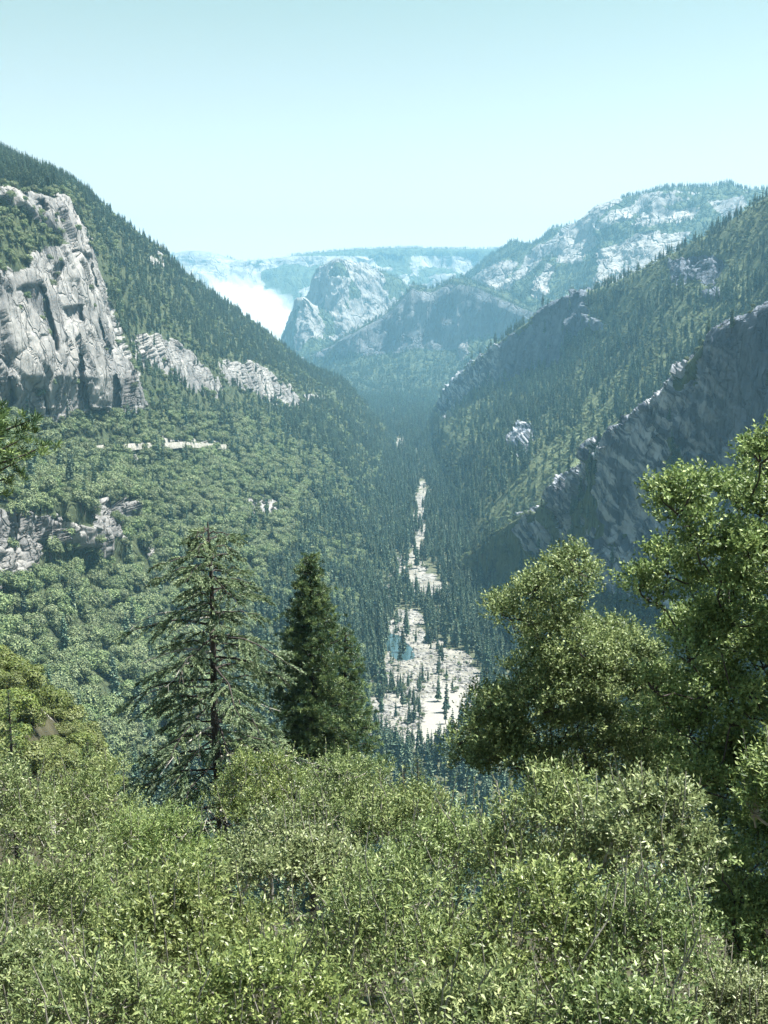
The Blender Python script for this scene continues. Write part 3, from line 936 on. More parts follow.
CM = [conifer_mesh(100 + k, 22 + 2 * (k % 2), 2.7 + 0.5 * (k % 3), 16 + k % 3, 0.06 + 0.05 * k) for k in range(5)]
OM = [dome_mesh(200 + k, OAK, 8.5 + k % 3, 4.2 + 0.5 * (k % 2)) for k in range(5)]
YM = [dome_mesh(300 + k, YOAK, 5.5 + k % 2, 3.0, 11, 260, 0.30, "bush") for k in range(3)]

OAKPOLY = [[(-120, 180), (72, 195), (120, 330), (150, 408), (240, 436), (305, 470), (318, 510), (290, 560), (235, 660), (200, 760), (-120, 900)]]
cand = []   # (pos, kind, scale, sheetname)


def scatter(nm, G, rock, dens, rowmax=None, kindf=None, sclf=None, seed=0, maxn=90000):
    r = np.random.default_rng(seed)
    A, B_, C_, D_ = G[:-1, :-1], G[:-1, 1:], G[1:, 1:], G[1:, :-1]
    nrm = np.cross(C_ - A, D_ - B_)
    area = 0.5 * np.linalg.norm(nrm, axis=-1)
    hor = np.abs(nrm[..., 2]) * 0.5                # plan area
    rk = rock[:-1, :-1]
    cen = (A + C_) * 0.5
    w = dens(cen) * (hor + 0.25 * (area - hor)) * (1 - rk)
    u, v, d = project(cen)
    w = w * ((u > -60) & (u < 828) & (v > -20) & (v < 1060) & (d > 50))
    w = w.ravel()
    n = int(min(w.sum(), maxn))
    idx = r.choice(len(w), n, p=w / w.sum())
    a, b = r.uniform(0, 1, (2, n, 1))
    f = lambda X: X.reshape(-1, 3)[idx]
    p = f(A) * (1 - a) * (1 - b) + f(B_) * (1 - a) * b + f(C_) * a * b + f(D_) * a * (1 - b)
    kd = kindf(p, r)
    sc = sclf(p, kd, r)
    ok, uu, vv, dd = visible(p, sc * np.where(kd == 0, 22.0, 8.0))
    print(nm, "trees", n, "kept", ok.sum())
    cand.append((p[ok], kd[ok], sc[ok], np.full(ok.sum(), nm)))


def L_kind(p, r):
    u, v, d = project(p)
    o = inpoly(u + 30 * fbm(p / 90, 3, 5), v + 30 * fbm(p / 90, 3, 6), OAKPOLY[0])
    clump = fbm(p / 110, 3, 55)
    pr = np.where(o, 0.93, np.where(clump > 0.12, 0.75, 0.22))
    return (r.uniform(0, 1, len(p)) < pr).astype(int)


def L_scl(p, k, r):
    u, v, d = project(p)
    c = np.where(v < 420, 0.75, 1.1) * r.uniform(0.6, 1.2, len(p))
    return np.where(k == 0, c * 1.2, np.where(v < 420, 1.0, 1.7) * r.uniform(0.4, 1.25, len(p)))


def thin(p):
    d = np.maximum(p[..., 1], 300)
    return np.clip(2200.0 / d, 0.35, 1.0)


scatter("left", LG, np.clip(rockL * 1.05, 0, 0.93), lambda p: (1 / 72.0) * thin(p) * (1 + 1.5 * ((project(p)[1] < 290) & (project(p)[0] < 75))) * (1 - 0.6 * ((project(p)[1] > 446) & (project(p)[1] < 456) & (project(p)[0] > 90) & (project(p)[0] < 232))), kindf=L_kind, sclf=L_scl, seed=1)


def Q_kind(p, r):
    clump = fbm(p / np.array([150, 150, 400]), 4, 57)
    return (r.uniform(0, 1, len(p)) < np.where(clump > 0.02, 0.78, 0.12)).astype(int)


def Q_scl(p, k, r):
    c = np.where(p[..., 2] > 420, 0.85, 1.25) * (0.3 + 1.05 * r.uniform(0, 1, len(p)))
    return np.where(k == 0, c, r.uniform(0.4, 1.0, len(p)) * 1.0)


scatter("rightfar", QG, np.clip(rockQ, 0, 0.95), lambda p: (1 / 105.0) * thin(p), kindf=Q_kind, sclf=Q_scl, seed=2)
scatter("rightnear", RG, np.clip(rockR, 0, 0.985), lambda p: 1 / 65.0 + 0 * p[..., 0], kindf=Q_kind, sclf=lambda p, k, r: Q_scl(p, k, r) * 0.85, seed=3)
bedmask = np.clip(bed + np.roll(bed, 1, 1) * 0.5, 0, 1)
scatter("floor", VG, np.clip(bedmask, 0, 0.95), lambda p: (1 / 75.0) * thin(p) * (p[..., 1] < 6500), kindf=lambda p, r: (r.uniform(0, 1, len(p)) < 0.12).astype(int),
        sclf=lambda p, k, r: np.where(k == 0, r.uniform(0.8, 1.8, len(p)), r.uniform(0.7, 1.3, len(p))), seed=4, maxn=90000)
nearm = np.where(YY < 230, 1.0, 0.0)
scatter("hillside", NG, np.clip(nearm + rockN * 0.3, 0, 1), lambda p: 1 / 55.0 + 0 * p[..., 0], kindf=lambda p, r: (r.uniform(0, 1, len(p)) < 0.35).astype(int),
        sclf=lambda p, k, r: np.where(k == 0, r.uniform(0.6, 1.0, len(p)), r.uniform(0.6, 1.0, len(p))), seed=5)
far_s = lambda p, k, r: np.where(k == 0, r.uniform(0.7, 1.2, len(p)), r.uniform(0.8, 1.3, len(p)))
scatter("rim", SG, np.clip(rockS, 0, 0.97), lambda p: 1 / 260.0 + 0 * p[..., 0], kindf=lambda p, r: np.zeros(len(p), int), sclf=far_s, seed=6, maxn=26000)
scatter("hill", DG, np.clip(rockD, 0, 0.9), lambda p: 1 / 220.0 + 0 * p[..., 0], kindf=lambda p, r: np.zeros(len(p), int), sclf=far_s, seed=7, maxn=15000)
scatter("peak", EG, np.clip(rockE, 0, 0.99), lambda p: 1 / 300.0 + 0 * p[..., 0], kindf=lambda p, r: np.zeros(len(p), int), sclf=far_s, seed=8, maxn=6000)
scatter("peak", HG, np.clip(rockH, 0, 0.99), lambda p: 1 / 300.0 + 0 * p[..., 0], kindf=lambda p, r: np.zeros(len(p), int), sclf=far_s, seed=9, maxn=4000)
scatter("plateau", TG, np.clip(rockT, 0, 0.99), lambda p: 1 / 700.0 + 0 * p[..., 0], kindf=lambda p, r: np.zeros(len(p), int), sclf=far_s, seed=10, maxn=12000)

# trees standing in the riverbed
isl = []
rr_ = np.random.default_rng(77)
ISL0 = [(383, 690, 9, 10), (395, 686, 9, 12), (402, 690, 6, 8), (409, 700, 4, 6), (414, 705, 4, 6), (381, 700, 3, 4), (422, 690, 3, 4), (440, 672, 2, 2), (447, 678, 2, 2), (426, 682, 2, 2), (412, 722, 4, 3),
                     (419, 716, 4, 3), (396, 718, 2, 1), (382, 735, 5, 5), (388, 745, 8, 8), (402, 752, 8, 8), (372, 700, 3, 3), (372, 655, 6, 8), (365, 640, 6, 8), (432, 640, 6, 8), (392, 617, 3, 3), (384, 622, 4, 6), (414, 745, 8, 7), (430, 752, 9, 7), (404, 600, 4, 6), (412, 603, 4, 6), (398, 545, 3, 5), (424, 565, 2, 2), (418, 525, 2, 2), (428, 640, 5, 8), (441, 655, 3, 3), (455, 690, 3, 3), (470, 700, 4, 6)]
for (u, v, s, n) in ISL0:
    for _ in range(n):
        isl.append((u + rr_.normal(0, s * 0.6), v + abs(rr_.normal(0, s * 0.5))))
for _ in range(260):
    u_, v_ = rr_.uniform(364, 482), rr_.uniform(604, 752)
    if inpoly(np.array([u_]), np.array([v_]), BED[1])[0] and not (422 < u_ < 462 and 688 < v_ < 738) and not inpoly(np.array([u_]), np.array([v_]), [(380, 628), (418, 645), (420, 664), (382, 660)])[0]:
        isl.append((u_, v_))
nscrub = len(isl)
ip = np.array([FP(*p) for p in isl])
ik = (rr_.uniform(0, 1, len(ip)) < 0.3).astype(int)
first_ = sum(x[3] for x in ISL0)
ik[first_:] = 1
isc = np.where(ik == 0, rr_.uniform(0.45, 0.95, len(ip)), rr_.uniform(0.5, 0.8, len(ip)))
isc[first_:] = rr_.uniform(0.12, 0.42, len(ip) - first_)
cand.append((ip, ik, isc, np.full(len(ip), "island")))

pos = np.concatenate([c[0] for c in cand])
kd = np.concatenate([c[1] for c in cand])
scl = np.concatenate([c[2] for c in cand])
shn = np.concatenate([c[3] for c in cand])
pu, pv, pd = project(pos)
rot = RNG.uniform(0, 6.283, len(pos))
pick = RNG.integers(0, 5, len(pos))
# picture height of the shrubs that stand in front of everything
fgtop = np.interp(pu, [0, 90, 150, 290, 300, 365, 372, 400, 470, 490, 560, 600, 620, 680, 768], [740, 765, 560, 560, 600, 640, 745, 752, 745, 590, 545, 590, 520, 455, 440])
sees = (pu > 4) & (pu < 764) & (pv < fgtop + 8) & (pv > 100)
ok, *_ = visible(pos, scl * np.where(kd == 0, 20.0, 7.0), 1.005)
sees &= ok


def region(k, nm, u, v):
    t = "conifer" if k == 0 else "rounded oak"
    if nm == "floor":
        return f"tall dark {t} on the valley floor left of the pale riverbed" if u < 405 else f"tall dark {t} on the valley floor right of the pale riverbed"
    if nm == "island":
        return f"small dark {t} standing on the pale sandy riverbed around the pool"
    if nm == "left":
        if k == 1:
            if v < 330:
                return "green brush oak growing on top of the big pale granite dome"
            if v < 446:
                return "rounded oak between the foot of the big granite dome and the road"
            if u < 160 and v < 560:
                return "rounded oak among the small grey cliffs below the road on the left"
            if v < 560:
                return "rounded oak on the left mountainside below the road, right of the grey cliffs"
            return "rounded dark oak on the left mountainside below the small grey cliffs"
        if v < 446:
            return "conifer on the upper slope of the left mountain above the road"
        return "dark conifer on the lower slope of the left mountain"
    if nm == "rightfar":
        return f"{t} on the lower forested slope of the long right ridge"
    if nm == "rightnear":
        return f"{t} on the spur of the shaded right cliff"
    if nm == "hillside":
        return f"{t} on the steep hillside just below the sandy riverbed"
    return f"small distant {t} on the far mountains"


def gn_forest(name, P_, R_, S_, I_, protos, label, cat):
    me = bpy.data.meshes.new(name)
    me.vertices.add(len(P_))
    me.vertices.foreach_set("co", P_.astype(np.float32).ravel())
    for nme, val, typ in (("turn", R_, 'FLOAT'), ("size", S_, 'FLOAT'), ("which", I_, 'INT')):
        a = me.attributes.new(nme, typ, 'POINT')
        a.data.foreach_set("value", val.astype(np.int32 if typ == 'INT' else np.float32))
    o = link(name, me, kind='stuff', label=label)
    ng = bpy.data.node_groups.new(name, 'GeometryNodeTree')
    ng.interface.new_socket("Geometry", in_out='INPUT', socket_type='NodeSocketGeometry')
    ng.interface.new_socket("Geometry", in_out='OUTPUT', socket_type='NodeSocketGeometry')
    gi = ng.nodes.new("NodeGroupInput")
    go = ng.nodes.new("NodeGroupOutput")
    mp = ng.nodes.new("GeometryNodeMeshToPoints")
    ip_ = ng.nodes.new("GeometryNodeInstanceOnPoints")
    jn = ng.nodes.new("GeometryNodeJoinGeometry")
    ng.links.new(gi.outputs[0], mp.inputs[0])
    ng.links.new(mp.outputs[0], ip_.inputs["Points"])
    for p in protos:
        oi = ng.nodes.new("GeometryNodeObjectInfo")
        oi.inputs["Object"].default_value = p
        oi.inputs["As Instance"].default_value = True
        oi.transform_space = 'ORIGINAL'
        ng.links.new(oi.outputs["Geometry"], jn.inputs[0])
    ng.links.new(jn.outputs[0], ip_.inputs["Instance"])
    ip_.inputs["Pick Instance"].default_value = True

    def att(nm, typ):
        n = ng.nodes.new("GeometryNodeInputNamedAttribute")
        n.data_type = typ
        n.inputs["Name"].default_value = nm
        return n.outputs["Attribute"]
    cx = ng.nodes.new("ShaderNodeCombineXYZ")
    ng.links.new(att("turn", 'FLOAT'), cx.inputs[2])
    ng.links.new(cx.outputs[0], ip_.inputs["Rotation"])
    ng.links.new(att("size", 'FLOAT'), ip_.inputs["Scale"])
    ng.links.new(att("which", 'INT'), ip_.inputs["Instance Index"])
    ng.links.new(ip_.outputs[0], go.inputs[0])
    md = o.modifiers.new("trees", 'NODES')
    md.node_group = ng
    return o


def lone_trees(k, meshes, name, cat, stuffname, stufflabel):
    sel = np.where((kd == k))[0]
    size = scl[sel] * np.where(sees[sel], 1, 0) / pd[sel]
    order = sel[np.argsort(-size)]
    ind = order[:298]
    proto = {}
    for i in ind:
        w_ = int(pick[i])
        o = bpy.data.objects.new(name, meshes[w_])
        COL.objects.link(o)
        proto.setdefault(w_, o)
        o.location = pos[i] - np.array([0, 0, 0.3])
        o.rotation_euler = (0, 0, rot[i])
        s = float(scl[i])
        o.scale = (s, s, s)
        lb = region(k, shn[i], pu[i], pv[i])
        o["label"] = lb
        o["category"] = cat
        o["group"] = lb.replace("conifer", "conifers").replace("rounded oak", "rounded oaks").replace("brush oak", "brush oaks").replace("dark oak", "dark oaks")
    rest = order[298:]
    print(stuffname, len(rest))
    gn_forest(stuffname, pos[rest], rot[rest], scl[rest], pick[rest], [proto[j] for j in sorted(proto)], stufflabel, cat)


lone_trees(0, CM, "pine_tree", "conifer", "conifer_forest", "dense dark conifer forest covering the far slopes and valley")
lone_trees(1, OM, "oak_tree", "oak", "oak_woodland", "mass of small rounded oaks and brush covering the slopes")

# ------------------------------------------------------------------ foreground trees and shrubs
LEAF = leaf_mat("shrub_leaves", (0.024, 0.050, 0.020), (0.150, 0.200, 0.066), (0.38, 0.42, 0.19), trans=0.28, rough=0.5, spec=0.4, objvar=0.12)
LEAFD = leaf_mat("live_oak_leaves", (0.022, 0.050, 0.022), (0.145, 0.210, 0.066), (0.42, 0.50, 0.21), trans=0.34, rough=0.48, spec=0.4, objvar=0.1)
LEAFG = leaf_mat("grey_green_leaves", (0.026, 0.052, 0.022), (0.155, 0.200, 0.076), (0.38, 0.42, 0.21), trans=0.30, rough=0.42, spec=0.45, objvar=0.12)
LEAFY = leaf_mat("bright_leaves", (0.026, 0.052, 0.018), (0.165, 0.220, 0.064), (0.39, 0.44, 0.17), trans=0.36, rough=0.4, spec=0.45, objvar=0.12)
FIRN = leaf_mat("fir_needles", (0.035, 0.075, 0.040), (0.130, 0.195, 0.090), (0.34, 0.42, 0.22), trans=0.25, rough=0.45, spec=0.4, objvar=0.1)
PINEN = leaf_mat("pine_needles", (0.025, 0.055, 0.030), (0.075, 0.120, 0.045), (0.30, 0.37, 0.15), trans=0.2, rough=0.45, spec=0.4, objvar=0.1)
DBARK = bark_mat("dark_bark", (0.012, 0.010, 0.010), (0.055, 0.045, 0.040), 5)
TWIG = bark_mat("twig_bark", (0.12, 0.11, 0.09), (0.34, 0.32, 0.28), 8)


def sprays(mb, r, cen, rad, nsh, nleaf, L, W, up=0.55, tone=None):
    """leafy shoots filling one clump: leaves set alternately along short shoots"""
    d = rand_dirs(r, nsh)
    d[:, 2] = np.where(d[:, 2] < -0.3, -d[:, 2] * 0.7, d[:, 2])
    o = cen + d * rad * (r.uniform(0.15, 1.0, (nsh, 1)) ** 0.45) * 0.85
    dr = d * 0.55 + np.array([0, 0, up]) + r.normal(0, 0.35, (nsh, 3))
    dr /= np.linalg.norm(dr, axis=1)[:, None]
    sl_ = L * r.uniform(2.2, 4.4, nsh)
    t = (np.arange(nleaf) + 0.6) / nleaf
    base = o[:, None] + dr[:, None] * (t[None, :, None] * sl_[:, None, None])
    side = np.cross(dr, rand_dirs(r, nsh))
    side /= np.linalg.norm(side, axis=1)[:, None] + 1e-9
    side2 = np.cross(dr, side)
    ang = np.arange(nleaf) * 2.4 + 0
    sd = side[:, None] * np.cos(ang)[None, :, None] + side2[:, None] * np.sin(ang)[None, :, None]
    ld = sd * 0.75 + dr[:, None] * 0.7 + r.normal(0, 0.22, base.shape)
    nr = dr[:, None] * 0.9 - sd * 0.5 + np.array([0, 0, 0.35]) + r.normal(0, 0.35, base.shape)
    n = nsh * nleaf
    tn = (r.uniform(0, 1, nsh)[:, None] * 0.45 + r.uniform(0, 0.55, (nsh, nleaf))) if tone is None else np.clip(tone + r.normal(0, 0.2, (nsh, nleaf)), 0, 1)
    mb.leaves(base.reshape(-1, 3), ld.reshape(-1, 3), nr.reshape(-1, 3), (L * r.uniform(0.6, 1.25, n)), (W * r.uniform(0.6, 1.2, n)), np.clip(tn, 0, 1).ravel(), fold=0.2)


def limb(mb, r, a, b, r0, r1, n=5, wob=0.12, k=5):
    a, b = np.asarray(a, float), np.asarray(b, float)
    t = np.linspace(0, 1, n)[:, None]
    L = np.linalg.norm(b - a)
    p = a + (b - a) * t + np.array([0, 0, 1.0]) * (np.sin(t * math.pi) * L * -0.08)
    p[1:-1] += r.normal(0, wob * L / n, (n - 2, 3))
    mb.tube(p, np.linspace(r0, r1, n), k, 0.4)
    return p


def broad_tree(name, base, lobes, leafm, barkm, label, cat, seed, L=0.055, W=0.026, per_m2=230, nleaf=9, nclump=None, group=None, trunk_r=0.12, wands=()):
    """lobes: (centre xyz, radius). trunk > limbs reach every lobe; leaves fill small clumps near each lobe's skin"""
    r = np.random.default_rng(seed)
    base = np.asarray(base, float)
    wood, crown = MB(), MB()
    cs = np.array([l[0] for l in lobes], float)
    mid = cs.mean(0)
    fork = base + (mid - base) * 0.45
    fork[2] = base[2] + (cs[:, 2].min() - base[2]) * 0.7 + 0.2
    limb(wood, r, base - np.array([0, 0, 0.5]), fork, trunk_r * 1.3, trunk_r, 5, 0.1, 8)
    fork2 = fork + (mid - fork) * 0.6
    limb(wood, r, fork, fork2, trunk_r * 0.8, trunk_r * 0.6, 5, 0.1, 7)
    nodes = [(fork, 0.62), (fork2, 0.5)]
    for (c, rad) in sorted(lobes, key=lambda l: np.linalg.norm(np.asarray(l[0]) - fork)):
        c = np.asarray(c, float)
        e_ = [np.linalg.norm(c - nd[0]) + 0.25 * np.linalg.norm(nd[0] - fork) for nd in nodes]
        st, sr = nodes[int(np.argmin(e_))]
        er = max(0.10, sr * 0.68)
        limb(wood, r, st, c, trunk_r * sr * 0.85, trunk_r * er * 0.85, 6, 0.35, 5)
        nodes.append((c, er))
        area = 4 * math.pi * rad * rad * 0.8
        ncl = nclump or max(7, int(area * 5.0))
        d = rand_dirs(r, ncl)
        d[:, 2] = np.where(d[:, 2] < -0.45, -d[:, 2], d[:, 2])
        dist = rad * r.uniform(0.45, 1.0, ncl) ** 0.7
        tone = r.uniform(-0.1, 0.15)
        for dd_, rr2 in zip(d, dist):
            cc = c + dd_ * rr2 * np.array([1, 1, 0.9])
            cr = r.uniform(0.16, 0.34) * max(0.7, min(1.6, rad / 0.6))
            if r.uniform() < 0.5:
                limb(wood, r, c + dd_ * rr2 * 0.15, cc, trunk_r * 0.13, 0.008, 4, 0.15, 3)
            nsh = max(6, int(per_m2 * area / ncl / nleaf * r.uniform(0.6, 1.4)))
            sprays(crown, r, cc, cr, nsh, nleaf, L, W, 0.5)
    for a_, b_ in wands:
        p_ = limb(wood, r, a_, b_, 0.012, 0.004, 5, 0.12, 3)
        n_ = 16
        w_ = np.linspace(0.1, 1.0, n_)
        c_ = np.stack([np.interp(w_, np.linspace(0, 1, 5), p_[:, j]) for j in range(3)], 1)
        ax = (p_[-1] - p_[0]) / (np.linalg.norm(p_[-1] - p_[0]) + 1e-9)
        crown.leaves(c_, ax * 0.7 + rand_dirs(r, n_) * 0.8, rand_dirs(r, n_) + np.array([0, 0, 0.6]), L * r.uniform(0.7, 1.4, n_), W * r.uniform(0.8, 1.3, n_), np.clip(r.uniform(0.2, 0.9) + r.normal(0, 0.2, n_), 0, 1))
    tr_me = wood.mesh(name, [barkm])
    for a in (tr_me,):
        a.transform(__import__('mathutils').Matrix.Translation(-Vector(base)))
    cr_me = crown.mesh(name + "_crown", [leafm])
    cr_me.transform(__import__('mathutils').Matrix.Translation(-Vector(base)))
    root = bpy.data.objects.new(name, None)
    COL.objects.link(root)
    root.location = base
    root["label"] = label
    root["category"] = cat
    if group:
        root["group"] = group
    link("trunk", tr_me, root)
    link("crown", cr_me, root)
    return root


def px_lobes(lst, Y, depth=0.5, seed=0):
    r = np.random.default_rng(seed)
    out = []
    for e in lst:
        u, v, rp = e[:3]
        y = Y + (e[3] if len(e) > 3 else r.uniform(-depth, depth))
        out.append((P(u, v, y), rp * y / F))
    return out


def fill_lobes(poly, Y, rmin, rmax, n, dy, seed, slope=0.0):
    """lobes spread evenly through an outline; the lower ones may lie nearer or farther by slope"""
    r = np.random.default_rng(seed)
    xs, ys_2 = [p[0] for p in poly], [p[1] for p in poly]
    got = []
    tries = 0
    while len(got) < n and tries < 6000:
        tries += 1
        u, v = r.uniform(min(xs), max(xs)), r.uniform(min(ys_2), max(ys_2))
        rp = r.uniform(rmin, rmax)
        pr = np.array([[u, v]])
        ring = [(u + rp * 0.8 * math.cos(a), v + rp * 0.8 * math.sin(a)) for a in np.linspace(0, 6.28, 7)]
        if not all(inpoly(np.array([a]), np.array([b]), poly)[0] for a, b in ring):
            continue
        y = r.uniform(-dy, dy)
        if any(math.hypot(u - g[0], v - g[1]) < 0.5 * (rp + g[2]) and abs(y - g[3]) < dy * 0.6 for g in got):
            continue
        got.append((u, v, rp, y))
    ymin = min(ys_2)
    return [(P(u, v, Y + y + slope * (v - ymin)), rp * (Y + y) / F) for u, v, rp, y in got]


# the big live oak on the right edge
OUT1 = [(612, 580), (622, 556), (640, 548), (650, 528), (640, 508), (655, 494), (660, 466), (682, 458), (700, 470), (716, 452), (742, 448), (768, 432), (900, 430), (930, 620), (930, 1050), (745, 1030), (705, 960), (690, 880), (676, 800), (640, 770), (622, 735), (634, 690), (650, 650), (622, 625)]
g = np.array(P(765, 512, 14.8)); g[2] = hill_z(g[0], g[1])
broad_tree("live_oak_tree", g, fill_lobes(OUT1, 14.0, 13, 36, 200, 1.5, 1), LEAFD, DBARK, "large dark green live oak filling the right edge, tallest tree beside the shaded cliff", "oak tree", 901,
           L=0.060, W=0.036, per_m2=1300, nleaf=8, trunk_r=0.13)
# the lighter oak left of it
OUT2 = [(484, 612), (492, 592), (515, 585), (526, 575), (545, 572), (548, 548), (570, 541), (584, 560), (602, 580), (598, 606), (625, 624), (662, 650), (690, 700), (690, 790), (600, 815), (520, 800), (450, 780), (446, 750), (458, 720), (482, 690),
        (508, 676), (522, 652), (500, 626)]
g = np.array(P(575, 512, 17.5)); g[2] = hill_z(g[0], g[1])
broad_tree("live_oak_tree", g, fill_lobes(OUT2, 17.0, 9, 24, 130, 1.2, 2), LEAFD, DBARK, "smaller live oak with sunlit yellow-green top, between the riverbed and the large oak", "oak tree", 902,
           L=0.062, W=0.036, per_m2=1300, nleaf=8, trunk_r=0.08)


def shrub(u, v, Y, wpx, label, seed, n=15, leafm=LEAF, barkm=TWIG, L=0.062, W=0.024, per=1150, name="shrub", cat="shrub", tall=1.0, dens_n=None):
    """top of the crown near picture place u, v at distance Y; wpx is its half width there"""
    r = np.random.default_rng(seed)
    R = wpx * Y / F
    top = P(u, v, Y)
    gz = hill_z(top[0], top[1])
    H = max(1.2, top[2] - gz)
    lobes = []
    n = n + 5
    for k in range(n):
        a = k * 2.4 + r.uniform(-.3, .3)
        q = math.sqrt((k + 0.3) / n)
        rad = R * r.uniform(0.13, 0.38)
        x = top[0] + R * 0.92 * q * math.cos(a)
        y = top[1] + R * 0.72 * q * math.sin(a)
        z = top[2] - rad - (q ** 2) * min(R * 0.75, H * 0.5) * tall + r.uniform(-0.30, 0.20) * R
        lobes.append(((x, y, max(z, hill_z(x, y) + rad * 0.5)), rad))
    wands = []
    for k in range(int(26 + 8 * R)):
        a, q = r.uniform(0, 6.28), R * math.sqrt(r.uniform(0, 1)) * 0.95
        x, y = top[0] + q * math.cos(a), top[1] + q * math.sin(a)
        z = top[2] - (q / R) ** 2 * min(R * 0.75, H * 0.5) + r.uniform(-0.25, 0.10)
        wands.append(((x, y, z - 0.25), (x + r.normal(0, 0.15), y + r.normal(0, 0.15), z + r.uniform(0.15, 0.50))))
    broad_tree(name, (top[0], top[1], gz), lobes, leafm, barkm, label, cat, seed, wands=wands, L=L, W=W, per_m2=per * min(1, max(0.5, 10 / Y)), nleaf=10, trunk_r=0.035 + 0.012 * R)


SH = [
    # u, v(top), Y, half width px, label
    (75, 775, 17, 95, "rounded yellow-green shrub above the left edge shrubs, left of the tall fir"),
    (-10, 772, 15, 70, "bright yellow-green shrub cut by the left edge, highest of the edge shrubs"),
    (165, 818, 14.5, 85, "grey-green shrub just left of the foot of the tall fir's trunk"),
    (268, 758, 19, 62, "sunlit shrub right behind the foot of the tall fir's trunk"),
    (345, 768, 17, 70, "pale green shrub in front of the dense dark pine"),
    (405, 792, 15, 62, "small shrub below the gap where the riverbed ends"),
    (290, 822, 12, 100, "broad pale-leaved shrub right of the fir's trunk, in the middle of the thicket"),
    (50, 860, 11, 110, "dark-shadowed shrub in the lower left with deep gaps"),
    (180, 893, 9.5, 110, "dull green shrub in the lower left, second from the left edge"),
    (455, 818, 11.5, 85, "bright shrub in the middle, under the small live oak's left side"),
    (560, 795, 10.5, 85, "vivid green narrow-leaved shrub below the small live oak"),
    (645, 800, 9.5, 75, "tall narrow-leaved shrub in front of the large oak's shadow"),
    (392, 890, 8.5, 110, "dense shrub at the bottom centre with long narrow leaves"),
    (545, 890, 8.0, 110, "dense shrub at the bottom with an upright dark stem showing"),
    (648, 898, 7.8, 78, "sunlit shrub at the bottom right in front of the dark shade"),
    (795, 765, 9.5, 48, "leafy shrub cut by the right edge below the large oak"),
    (-5, 950, 7.8, 90, "shrub filling the bottom left corner"),
    (110, 975, 7.2, 100, "low shrub at the bottom edge, right of the corner shrub"),
    (265, 965, 7.2, 105, "shrub at the bottom edge left of centre, fine pale leaves"),
    (742, 985, 8.4, 48, "dark shaded shrub at the bottom right in the shade of the large oak"),
    (470, 990, 6.4, 110, "lowest shrub at the bottom edge, centre"),
    (630, 1000, 6.2, 100, "lowest shrub at the bottom edge, right of centre"),
]
for i, s in enumerate(SH):
    shrub(*s, seed=950 + i, leafm=(LEAF, LEAFG, LEAF, LEAFY, LEAFG)[i % 5], L=(0.062, 0.055, 0.07, 0.058, 0.05)[i % 5] * (0.8 if s[2] < 9 else 1), W=(0.024, 0.026, 0.020, 0.027, 0.022)[i % 5] * (0.85 if s[2] < 9 else 1), per=1500 if s[2] < 9 else 1150)


